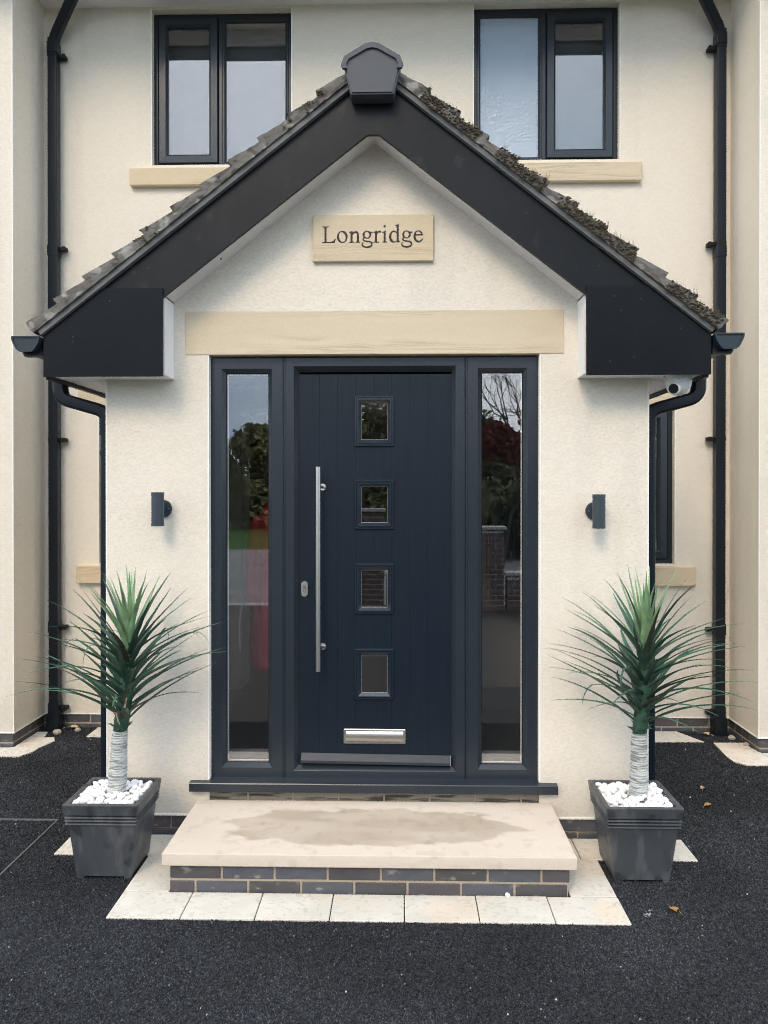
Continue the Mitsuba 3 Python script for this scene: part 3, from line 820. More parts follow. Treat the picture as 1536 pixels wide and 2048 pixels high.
# door frame
df = [frame(-0.578, 0.311, 0.272, 2.369, [(0, FY + 0.07), (0, FY), (0.040, FY), (0.042, FY + 0.001), (0.060, FY + 0.024), (0.061, FY + 0.05)])]
put('porch__door_frame', cat(*df), 'anthracite')
put('porch__door_frame__gasket', frame(-0.519, 0.252 + 0.006, 0.331, 2.310, [(0, FY + 0.0275), (0.007, FY + 0.0285), (0.007, FY + 0.05)]), 'black_rubber')
for xm in (-0.585, 0.3185):
    put('porch__door_frame__coupler', cat(bx(xm - 0.0065, xm - 0.0015, FY - 0.004, FY + 0.06, 0.272, 2.369, 0.0015), bx(xm + 0.0005, xm + 0.0065, FY - 0.004, FY + 0.06, 0.272, 2.369, 0.0015), bx(xm - 0.002, xm + 0.001, FY + 0.008, FY + 0.05, 0.272, 2.369)), 'anthracite')
for nm, (a, b) in (('left', (-0.951, -0.5925)), ('right', (0.326, 0.676))):
    kk = put('porch__sidelight', frame(a, b, 0.272, 2.369, [(0, FY + 0.07), (0, FY), (0.0525, FY), (0.0535, FY + 0.001), (0.0715, FY + 0.021), (0.0725, FY + 0.034)]), 'anthracite')
    gx0, gx1, gz0, gz1 = a + 0.068, b - 0.068, 0.340, 2.301
    put(kk + '__pane', quad([gx0, FY + 0.0285, gz0], [gx1, FY + 0.0285, gz0], [gx1, FY + 0.0285, gz1], [gx0, FY + 0.0285, gz1]), 'clear_pane')
    put(kk + '__gasket', frame(a + 0.0722, b - 0.0722, 0.3442, 2.2968, [(0, FY + 0.024), (0.0035, FY + 0.027)]), 'black_rubber')
    put(kk + '__spacer', frame(a + 0.0735, b - 0.0735, 0.3455, 2.2955, [(0, FY + 0.030), (0.0005, FY + 0.031), (0.0008, FY + 0.050)]), 'bead_grey')
    put(kk + '__inner_frame', frame(a, b, 0.272, 2.369, [(0.078, FY + 0.052), (0.074, FY + 0.052), (0.05, FY + 0.09), (0.0, FY + 0.09)]), 'hall_white')
    labels[kk] = {'label': f'tall narrow {nm} glazed side panel of the door set'}
# door leaf: planked skin with grooves and four square openings
gxs = [-0.411, -0.320, -0.228, -0.137, -0.050, 0.043, 0.133]
prof = [(LX0, FY + 0.03)]
for g in gxs:
    prof += [(g - 0.002, FY + 0.03), (g, FY + 0.0315), (g + 0.002, FY + 0.03)]
prof += [(LX1, FY + 0.03), (LX1, FY + 0.078), (LX0, FY + 0.078)]
leaf = m3.CrossSection([np.array(prof)], m3.FillRule.EvenOdd).extrude(LZ1 - LZ0).translate([0, 0, LZ0])
LITES = [(1.930, 2.183), (1.515, 1.763), (1.091, 1.344), (0.662, 0.917)]
for z0, z1 in LITES:
    leaf = leaf - m3.Manifold.cube([0.198 - 0.05, 0.3, z1 - z0 - 0.05]).translate([-0.235 + 0.025, 0, z0 + 0.025])
DK = put('porch__front_door', leaf, 'door_blue')
labels[DK] = {'label': 'dark blue grained front door with four small square panes'}
DY = FY + 0.03
for z0, z1 in LITES:
    put(DK + '__pane_surround', frame(-0.235, -0.037, z0, z1, [(0, DY + 0.004), (0.0, DY - 0.006), (0.004, DY - 0.012), (0.0085, DY - 0.012), (0.0105, DY - 0.006), (0.0125, DY - 0.006), (0.0145, DY - 0.013), (0.019, DY - 0.013), (0.033, DY + 0.002), (0.0335, DY + 0.012)]), 'lite_blue')
    put(DK + '__pane', quad([-0.205, DY + 0.006, z0 + .03], [-0.067, DY + 0.006, z0 + .03], [-0.067, DY + 0.006, z1 - .03], [-0.205, DY + 0.006, z1 - .03]), 'clear_pane')
    put(DK + '__pane_bead', frame(-0.202, -0.070, z0 + .0333, z1 - .0333, [(0, DY + 0.0035), (0.0015, DY + 0.0055)]), 'bead_grey')
bar = cat(cyl((-0.410, -0.004, 0.820), (-0.410, -0.004, 1.826), 0.0125, 24), cyl((-0.410, -0.004, 0.8195), (-0.410, -0.004, 0.821), 0.0131, 24))
for z in (0.928, 1.727):
    bar = cat(bar, cyl((-0.410, -0.004, z), (-0.392, DY - 0.004, z), 0.008, 16), cyl((-0.394, DY - 0.005, z), (-0.392, DY + 0.001, z), 0.017, 20))
hk = put(DK + '__handle', bar, 'steel', smooth=40)
labels[hk] = {'label': 'long vertical brushed steel pull bar'}
esc = Polygon([(-0.486 + 0.0165 * math.cos(a), 1.2165 + (0.022 if math.sin(a) >= 0 else -0.022) + 0.0165 * math.sin(a)) for a in np.linspace(0.01, 2 * np.pi + 0.01, 40)[:-1]])
cylp = Point(-0.486, 1.224).buffer(0.0062).union(sbox(-0.489, 1.202, -0.483, 1.222))
lk = put(DK + '__lock', cat(prism(esc, DY - 0.008, DY + 0.001), prism(esc.buffer(-0.004), DY - 0.011, DY - 0.0078), prism(cylp, DY - 0.0145, DY - 0.0105)), 'steel', smooth=30)
put(DK + '__keyhole', prism(sbox(-0.4868, 1.2195, -0.4852, 1.2285).union(Point(-0.486, 1.224).buffer(0.0022)), DY - 0.0152, DY - 0.0144), 'lens_black')
put(DK + '__lock_cylinder_gap', prism(cylp.buffer(0.0022).difference(cylp.buffer(0.0003)), DY - 0.0116, DY - 0.0109), 'lens_black')
labels[lk] = {'label': 'oval steel lock escutcheon left of the pull bar'}
# letter plate
lp = [bx(-0.291, 0.023, DY - 0.010, DY + 0.001, 0.439, 0.5155, 0.0045)]
pr = []
for a in np.linspace(0, np.pi, 10):
    pr.append((DY - 0.010 - 0.010 * math.sin(a), 0.4775 + 0.028 * math.cos(a)))
flap = ring_loops([[(x, y, z) for y, z in pr] for x in (-0.276, 0.0085)])
pk = put(DK + '__letter_plate', lp[0], 'steel', smooth=30)
labels[pk] = {'label': 'steel letter plate near the foot of the door'}
put(DK + '__letter_plate_flap', flap, 'steel', smooth=30)
# weather bar, set slightly out of level as in the photograph
wb = Polygon([(DY - 0.001, 0.394), (DY - 0.006, 0.394), (DY - 0.010, 0.388), (DY - 0.026, 0.362), (DY - 0.028, 0.350), (DY - 0.001, 0.350)])
pts = np.array(wb.exterior.coords)[:-1]
wbm = ring_loops([[(x, y, z - (x + 0.502) * 0.013) for y, z in pts] for x in (-0.502, 0.243)])
put(DK + '__weather_bar', wbm, 'bar_blue')
put(DK + '__weather_bar_cap', bx(0.2435, 0.2460, DY - 0.027, DY, 0.339, 0.384), 'bead_grey')
# threshold sill
sill = Polygon([(-0.036, 0.2315), (-0.036, 0.270), (-0.0335, 0.2745), (FY + 0.07, 0.281), (FY + 0.07, 0.2315)])
pts = np.array(sill.exterior.coords)[:-1]
body = ring_loops([[(x, y, z) for y, z in pts] for x in (-0.9495, 0.6745)])
horn = Polygon([(-0.036, 0.2315), (-0.036, 0.270), (-0.0335, 0.2745), (-0.0015, 0.2765), (-0.0015, 0.2315)])
hp = np.array(horn.exterior.coords)[:-1]
body = cat(body, *[ring_loops([[(x, y, z) for y, z in hp] for x in xx]) for xx in ((-1.042, -0.9494), (0.6744, 0.760))])
put('porch__threshold', body, 'anthracite')
labels['porch__threshold'] = {'label': 'dark grey door threshold sill above the stone step'}

# hall behind the door
HX0, HX1 = -1.26, 1.00
put('porch__hall_wall', cat(quad([HX0, 0.241, 0.28], [HX0, 4.2, 0.28], [HX0, 4.2, 2.46], [HX0, 0.241, 2.46]), quad([HX1, 0.241, 0.28], [HX1, 4.2, 0.28], [HX1, 4.2, 2.46], [HX1, 0.241, 2.46]),
                            quad([HX0, 4.2, 0.28], [HX1, 4.2, 0.28], [HX1, 4.2, 2.46], [HX0, 4.2, 2.46])), 'hall_wall')
put('porch__hall_wall', quad([0.35, 1.3, 0.28], [HX1, 1.3, 0.28], [HX1, 1.3, 2.46], [0.35, 1.3, 2.46]), 'hall_partition')
for a, b in ((-0.93, -0.61), (0.345, 0.66)):
    put('porch__hall_sill', bx(a, b, FY + 0.092, 0.245, 0.335, 0.352, 0.002), 'dim_wall')
put('porch__hall_floor', quad([HX0, 0.11, 0.279], [HX1, 0.11, 0.279], [HX1, 4.2, 0.279], [HX0, 4.2, 0.279]), 'hall_floor')
put('porch__hall_ceiling', quad([HX0, 0.241, 2.459], [HX1, 0.241, 2.459], [HX1, 4.2, 2.459], [HX0, 4.2, 2.459]), 'hall_wall')
put('porch__hall_skirting', cat(bx(HX0 + .001, HX0 + 0.018, 0.25, 4.19, 0.28, 0.42), bx(0.36, HX1 - .001, 1.28, 1.299, 0.28, 0.42)), 'hall_wall')


def coat(key, mtl, x, y, ztop, zbot, w, dpt, seed):
    r = np.random.default_rng(seed)
    loops = []
    for t in np.linspace(0, 1, 26):
        z = ztop + (zbot - ztop) * t
        ww = w * (0.25 + 0.75 * min(1, t / 0.14) ** 0.6) * (1 + 0.16 * t)
        th = np.linspace(0, 2 * np.pi, 40, endpoint=False)
        fold = 1 + 0.10 * np.sin(th * 7 + 2 * t + seed) * min(1, t * 2) + 0.05 * np.sin(th * 13 + 5 * t)
        loops.append(np.stack([x + ww / 2 * np.cos(th) * fold, y + dpt / 2 * np.sin(th) * fold, np.full(40, z)], 1))
    body = ring_loops(loops)
    sl = tube(bezier([(x - w * 0.36, y - 0.03, ztop - 0.10), (x - w * 0.62, y - 0.06, ztop - 0.35), (x - w * 0.56, y - 0.05, ztop - 0.62)], 12), np.linspace(0.055, 0.045, 12), 12)
    put(key + '__body', body, mtl, smooth=True)
    put(key + '__sleeve', sl, mtl, smooth=True)


coat('red_coat', 'red_cloth', -0.745, 0.75, 1.66, 0.66, 0.22, 0.16, 3)
tag('red_coat', 'long red coat hanging in the hall behind the left side panel', 'coat')
hook = tube(bezier([(-0.925, 0.66, 1.05), (-0.95, 0.65, 0.92), (-0.935, 0.66, 0.78)], 10), 0.006, 8)
put('red_coat__strap', hook, 'hall_white')
coat('navy_coat', 'navy_cloth', 0.72, 1.18, 1.80, 1.02, 0.24, 0.16, 5)
tag('navy_coat', 'dark navy coat hanging in the hall behind the right side panel', 'coat')

# ---------------------------------------------------------------- name sign
SX0, SX1, SZ0, SZ1, SYF = -0.434, 0.156, 2.830, 3.058, -0.022
put('house_sign__slab', bx(SX0, SX1, SYF, -0.0005, SZ0, SZ1, 0.003), 'sandstone')
tag('house_sign', 'pale sandstone house name sign reading Longridge above the door', 'sign')


def ell(cx, cy, rx, ry, rot=0.0):
    return affinity.rotate(affinity.scale(Point(cx, cy).buffer(1.0, quad_segs=24), rx, ry), rot, origin=(cx, cy))


def stroke(pts, w0, w1=None, n=24):
    P = bezier(pts, n) if len(pts) in (3, 4) else np.array(pts, float)
    W = np.linspace(w0, w0 if w1 is None else w1, len(P))
    return union_all([LineString([a, b]).buffer((u + v) / 4, quad_segs=6) for a, b, u, v in zip(P, P[1:], W, W[1:])])


def glyphs():
    """Serif letters drawn in the units of the sign: y down, baseline 404."""
    B = 404
    G = []
    poly = lambda *p: Polygon(p)
    G.append(union_all([sbox(258, 238, 276, B - 4), poly((232, 237), (303, 237), (303, 242), (283, 247), (251, 247), (232, 242)), poly((232, B), (232, B - 5), (250, B - 10), (330, B - 9), (352, B - 22), (362, B - 42), (369, B - 42), (360, B))]))
    G.append(ell(438, 345, 53, 61, 6).difference(ell(438, 345, 35, 53, -14)))
    G.append(union_all([sbox(524, 300, 542, B - 3), poly((507, B), (507, B - 5), (520, B - 9), (546, B - 9), (558, B - 5), (558, B)), poly((506, 302), (538, 286), (542, 286), (542, 315), (524, 305), (508, 307)),
                        stroke([(540, 320), (560, 292), (598, 280), (598, 330)], 13, 18), sbox(589, 326, 607, B - 3), poly((573, B), (573, B - 5), (586, B - 9), (610, B - 9), (623, B - 5), (623, B))]))

    def gee(x):
        return union_all([ell(x + 690, 324, 43, 39).difference(ell(x + 690, 324, 25, 32, -8)), poly((x + 716, 300), (x + 732, 297), (x + 748, 297), (x + 748, 306), (x + 728, 307)),
                          stroke([(x + 664, 352), (x + 642, 372), (x + 650, 388), (x + 690, 391)], 10, 13), stroke([(x + 686, 391), (x + 725, 390), (x + 746, 402), (x + 742, 420)], 13, 9),
                          ell(x + 691, 425, 55, 34).difference(ell(x + 690, 421, 44, 22)).difference(sbox(x + 650, 380, x + 732, 408))])
    G.append(gee(0))
    G.append(union_all([sbox(773, 300, 791, B - 3), poly((757, B), (757, B - 5), (770, B - 9), (796, B - 9), (810, B - 5), (810, B)), poly((756, 302), (787, 286), (791, 286), (791, 315), (773, 305), (758, 307)), stroke([(790, 316), (800, 292), (822, 290)], 10, 13), ell(824, 296, 9, 10)]))
    G.append(union_all([sbox(862, 300, 880, B - 3), poly((847, B), (847, B - 5), (859, B - 9), (884, B - 9), (897, B - 5), (897, B)), poly((847, 302), (876, 286), (880, 286), (880, 315), (862, 305), (849, 307)), ell(871, 240, 11, 11)]))
    G.append(union_all([ell(962, 346, 46, 60, 4).difference(ell(969, 346, 32, 50, -6)), sbox(995, 225, 1013, B - 12), poly((977, 232), (1009, 218), (1013, 218), (1013, 245), (995, 236), (978, 237)), poly((995, 380), (1013, 384), (1016, 392), (1030, 392), (1030, 397), (1000, B + 2), (995, B + 2))]))
    G.append(gee(403))
    e = ell(1213, 345, 48, 61).difference(ell(1217, 344, 32, 52, -8)).difference(Polygon([(1205, 334), (1275, 334), (1275, 376), (1240, 382), (1205, 350)]))
    G.append(union_all([e, sbox(1176, 323, 1258, 334), stroke([(1180, 362), (1200, 412), (1240, 398), (1261, 364)], 12, 6)]))
    return G


sc = 0.0004792
for g in glyphs():
    g = affinity.affine_transform(g.buffer(1.5).simplify(0.4), [sc, 0, 0, -sc, -0.4345 - 135 * sc, 3.055 + 122 * sc])
    put('house_sign__letter', prism(g, SYF - 0.0012, SYF + 0.001), 'ink')

# ---------------------------------------------------------------- doorstep
tag('doorstep', 'buff stone doorstep slab with a damp patch on a low dark brick base', 'doorstep')
k = put('doorstep__slab', bx(-1.012, 0.734, -0.5705, 0.0, 0.125, 0.180, 0.005), 'step_stone', smooth=50)
SB = 'doorstep__brick'
for z0, z1, off in ((-0.012, 0.0525, 0.1125), (0.0635, 0.1205, 0.0)):
    brick_run(SB, (-0.982, -0.546), (1, 0), 1.687, z0, z1, off)
    brick_run(SB, (-0.982, 0.0), (0, -1), 0.546 - 0.103, z0, z1, off)
    brick_run(SB, (0.705, -0.546 + 0.103), (0, 1), 0.546 - 0.103, z0, z1, off)
put('doorstep__mortar', bx(-0.977, 0.700, -0.541, -0.001, -0.05, 0.1248), 'mortar')

# ---------------------------------------------------------------- gutters and downpipes
for s in (-1, 1):
    side = 'left' if s < 0 else 'right'
    k = newkey('rain_gutter')
    tag(k, f'dark grey eaves gutter on the {side} side of the porch with its short downpipe', 'gutter')
    x0 = -1.702 if s < 0 else 1.446
    w = 0.128
    cs = [(0, 0.0), (0.006, -0.028), (0.024, -0.056), (0.036, -0.068), (0.092, -0.068), (0.106, -0.058), (0.122, -0.028), (w, -0.012), (w, 0.0)]
    outer = [(x0 + s * a, 2.432 + b) for a, b in cs]
    inner = [(x0 + s * a, 2.432 + b) for a, b in [(w - 0.004, 0.0), (w - 0.004, -0.012), (0.118, -0.028), (0.104, -0.054), (0.092, -0.064), (0.036, -0.064), (0.026, -0.054), (0.010, -0.028), (0.004, 0.0)]]
    put(k + '__trough', prism(Polygon(outer + inner), -0.190, MAIN_Y - 0.003), 'gutter_plastic')
    put(k + '__end_cap', cat(prism(Polygon(outer), -0.2, -0.1905), prism(Polygon(outer).buffer(0.003).difference(Polygon(outer).buffer(-0.004)), -0.206, -0.1995)), 'gutter_plastic')
    for yb in (-0.165, 0.75):
        br = Polygon([(x0 + s * 0.001, 2.345), (x0 + s * 0.088, 2.345), (x0 + s * 0.098, 2.3635), (x0 + s * 0.034, 2.3635), (x0 + s * 0.004, 2.41)])
        put(k + '__bracket', cat(prism(br, yb, yb + 0.03), cyl((x0 + s * 0.07, yb - 0.003, 2.354), (x0 + s * 0.07, yb + 0.001, 2.354), 0.004, 10)), 'pipe_plastic')
    xw = (-1.463 - 0.056) if s < 0 else (1.205 + 0.050)
    xo = x0 + s * 0.064
    yo = 0.17
    sec = rsquare(0.0325, 0.014)
    put(k + '__swan_neck', sweep(rounded_path([(xo, yo, 2.37), (xo, yo, 2.185), (xw, yo, 2.115), (xw, yo, 1.99)], 0.055), sec, up=(0, 1, 0)), 'pipe_plastic', smooth=35)
    put(k + '__swan_neck_collar', sweep([(xw, yo, 2.08), (xw, yo, 1.995)], rsquare(0.0365, 0.015), up=(0, 1, 0)), 'pipe_plastic', smooth=35)
    put(k + '__pipe', sweep([(xw, yo, 2.02), (xw, yo, 0.02)], sec, up=(0, 1, 0)), 'pipe_plastic', smooth=35)
    for zb in (1.90, 1.05):
        put(k + '__pipe_clip', cat(sweep([(xw, yo, zb + .012), (xw, yo, zb - .012)], rsquare(0.0355, 0.015), up=(0, 1, 0)), bx(min(xw, xw - s * 0.055), max(xw, xw - s * 0.055), yo - 0.012, yo + 0.012, zb - 0.01, zb + 0.01)), 'pipe_plastic', smooth=35)

for s in (-1, 1):
    side = 'left' if s < 0 else 'right'
    k = newkey('downpipe')
    tag(k, f'tall dark square downpipe in the {side} inner corner of the house front', 'downpipe')
    xp = -2.479 if s < 0 else 2.2275
    yp = MAIN_Y - 0.055
    sec = rsquare(0.0335, 0.008)
    put(k + '__pipe', sweep([(xp, yp, 4.93), (xp, yp, 0.10)], sec, up=(0, 1, 0)), 'pipe_plastic', smooth=35)
    put(k + '__swan_neck', sweep(rounded_path([(xp, yp, 4.80), (xp, yp, 4.93), (xp - s * 0.28, 1.48, 5.25), (xp - s * 0.28, 1.40, 5.34)], 0.05), rsquare(0.031, 0.010), up=(0, 1, 0)), 'pipe_plastic', smooth=35)
    for zz in (4.90, 3.42 if s > 0 else 3.46, 0.78, 0.20):
        put(k + '__socket', sweep([(xp, yp, zz), (xp, yp, zz - 0.075)], rsquare(0.0375, 0.009), up=(0, 1, 0)), 'pipe_plastic', smooth=35)
    for zz in (4.81, 3.44, 2.075, 0.735, 0.155):
        lug = bx(min(xp - s * 0.034, xp - s * 0.082), max(xp - s * 0.034, xp - s * 0.082), yp - 0.004, MAIN_Y - 0.012, zz - 0.014, zz + 0.014, 0.003)
        plate = bx(min(xp - s * 0.060, xp - s * 0.082), max(xp - s * 0.060, xp - s * 0.082), yp - 0.010, yp - 0.0045, zz - 0.016, zz + 0.016, 0.002)
        ringm = sweep([(xp, yp, zz + .011), (xp, yp, zz - .011)], rsquare(0.0358, 0.009), up=(0, 1, 0))
        put(k + '__clip', cat(lug, plate, ringm, cyl((xp - s * 0.071, yp - 0.013, zz), (xp - s * 0.071, yp - 0.0105, zz), 0.004, 10)), 'black_rubber')
    put(k + '__shoe', sweep([(xp, yp, 0.125), (xp, yp - 0.004, -0.03)], rsquare(0.045, 0.012), up=(0, 1, 0)), 'pipe_plastic', smooth=35)

# ---------------------------------------------------------------- wall lamps
for x, zc, side in ((-1.177, 1.620, 'left'), (0.941, 1.610, 'right')):
    k = newkey('wall_lamp')
    tag(k, f'dark grey cylinder wall lamp {side} of the front door', 'wall lamp', 'up and down wall lamps')
    put(k + '__backplate', cat(cyl((x, -0.001, zc), (x, -0.012, zc), 0.0435, 36), cyl((x, -0.012, zc), (x, -0.016, zc), 0.0405, 36)), 'lamp_metal', smooth=30)
    put(k + '__arm', bx(x - 0.012, x + 0.012, -0.075, -0.015, zc - 0.018, zc + 0.018, 0.003), 'lamp_metal')
    for dx in (-0.03, 0.03):
        put(k + '__screw', cyl((x + dx, -0.0195, zc), (x + dx, -0.0155, zc), 0.0035, 10), 'steel')
    yc = -0.092
    body = []
    for r, a, b in ((0.0300, -0.065, 0.061), (0.0308, -0.0815, -0.067), (0.0308, 0.063, 0.0815), (0.0292, -0.068, 0.064)):
        lo = [np.column_stack([x + circle(r, 40)[:, 0], yc + circle(r, 40)[:, 1], np.full(40, zc + zz)]) for zz in (a, b)]
        body.append(ring_loops(lo))
    put(k + '__housing', cat(*body), 'lamp_metal', smooth=30)
    for zz in (-0.0835, 0.0835):
        put(k + '__glass', cyl((x, yc, zc + zz), (x, yc, zc + zz * 0.985), 0.022, 24), 'clear_pane')

# ---------------------------------------------------------------- security camera
k = 'security_camera'
tag(k, 'white dome security camera under the right end of the porch eaves', 'security camera')
cx, cy0, ct = 1.327, -0.06, 2.2565
lo = []
for r, z in ((0.060, 0.0), (0.0625, -0.004), (0.0625, -0.026), (0.060, -0.032), (0.0585, -0.035), (0.058, -0.045), (0.053, -0.060), (0.044, -0.074), (0.030, -0.086), (0.014, -0.0915), (0.003, -0.0925)):
    c = circle(r, 40)
    lo.append(np.column_stack([cx + c[:, 0], cy0 + c[:, 1], np.full(40, ct + z)]))
put(k + '__housing', ring_loops(lo), 'camera_white', smooth=35)
ld = np.array([-0.62, -0.74, -0.24]); ld /= np.linalg.norm(ld)
lc = np.array([cx, cy0, ct - 0.050])
put(k + '__lens_ring', cat(tube([lc + ld * 0.030, lc + ld * 0.060, lc + ld * 0.062], [0.030, 0.0285, 0.026], 30)), 'camera_white', smooth=35)
put(k + '__lens', cat(cyl(lc + ld * 0.055, lc + ld * 0.0635, 0.0235, 30), cyl(lc + ld * 0.060, lc + ld * 0.0655, 0.013, 24)), 'lens_black', smooth=35)
put(k + '__cable_cover', bx(cx - 0.075, cx - 0.05, cy0 - 0.01, cy0 + 0.01, ct - 0.012, ct - 0.0005, 0.003), 'camera_white')

# ---------------------------------------------------------------- pots, pebbles, plants
ico2 = trimesh.creation.icosphere(subdivisions=2)
PEB = []
for i in range(10):
    r = np.random.default_rng(100 + i)
    v = ico2.vertices * np.array([1.0, r.uniform(0.68, 0.9), r.uniform(0.55, 0.78)])
    v = v * (1 + 0.30 * (meshkit.fbm(ico2.vertices * 1.3 + 10 * i, 2, i)[:, None] - 0.5))
    PEB.append(mikit.ply(trimesh.Trimesh(v, ico2.faces, process=False), 'pebble_white', smooth=True))


def pebble(pos, size, r, label, group=None):
    k = newkey('pebble')
    M = T().translate([float(a) for a in pos]).rotate([0, 0, 1], float(r.uniform(0, 360))).rotate([1, 0, 0], float(r.normal(0, 22))).scale(float(size))
    scene[k] = {**PEB[r.integers(len(PEB))], 'to_world': M}
    tag(k, label, 'pebble', group)


def pot(px, py, side, seed):
    r = np.random.default_rng(seed)
    k = newkey('plant_pot')
    tag(k, f'dark grey square tapered plant pot standing {side} of the doorstep', 'plant pot', 'matching square pots by the doorstep')
    H = 0.342
    hw = lambda z: 0.121 + (0.149 - 0.121) * (z - 0.0) / 0.262
    prof = [(0.104, 0.014), (hw(0.012), 0.013), (hw(0.016), 0.016)]
    for z in np.linspace(0.03, 0.243, 9):
        prof.append((hw(z), z))
    for c in range(3):
        zb = 0.246 + c * 0.0145
        prof += [(0.1462 + 0.0012 * c, zb), (0.1462 + 0.0012 * c, zb + 0.0035), (0.1565 + 0.001 * c, zb + 0.0045), (0.1585 + 0.001 * c, zb + 0.0070), (0.1570 + 0.001 * c, zb + 0.0115), (0.1474 + 0.0012 * c, zb + 0.0135)]
    prof += [(0.1515, 0.2905), (0.160, 0.2935), (0.1615, 0.297), (0.1665, 0.337), (0.166, 0.3405), (0.164, H), (0.148, H), (0.145, 0.339), (0.138, 0.270)]
    loops = []
    for h, z in prof:
        s = rsquare(h, 0.005, 2)
        loops.append(np.column_stack([px + s[:, 0], py + s[:, 1], np.full(len(s), z)]))
    put(k + '__body', ring_loops(loops, True, False), 'pot_plastic')
    for sx in (-1, 1):
        for sy in (-1, 1):
            xa, xb = sorted((px + sx * 0.120, px + sx * 0.088))
            ya, yb = sorted((py + sy * 0.120, py + sy * 0.088))
            put(k + '__foot', bx(xa, xb, ya, yb, 0.0, 0.0145, 0.002), 'pot_plastic')
    put(k + '__soil', bx(px - 0.139, px + 0.139, py - 0.139, py + 0.139, 0.27, 0.296), 'trunk_wrap')
    # pebbles: two layers packed by dart throwing
    lab = f'smooth white pebble in the fill of the {side} pot'
    for layer, (z0, lim) in enumerate(((0.314, 0.137), (0.331, 0.131))):
        P = []
        tries = 0
        while tries < 4000 and len(P) < (110 if layer == 0 else 78):
            tries += 1
            q = r.uniform(-lim, lim, 2)
            sz = r.uniform(0.0130, 0.0195)
            if np.hypot(*(q - [-0.0, 0.0])) < 0.05:
                continue
            if all(np.hypot(*(q - p[:2])) > (sz + p[2]) * 0.82 for p in P):
                P.append((*q, sz))
        for q in P:
            rr = max(abs(q[0]), abs(q[1])) / 0.14
            z = z0 + (0.016 * (1 - rr) if layer else 0.006 * (1 - rr)) + r.uniform(-0.002, 0.004)
            pebble((px + q[0], py + q[1], z), q[2], r, lab, f'white pebbles in the {side} pot')


POTS = [(-1.3085, -0.313, 'left', 11), (1.0480, -0.293, 'right', 12)]
for a in POTS:
    pot(*a)
pebble((0.444, -0.565, 0.018), 0.0125, np.random.default_rng(5), 'single white pebble lying on the paving in front of the doorstep')


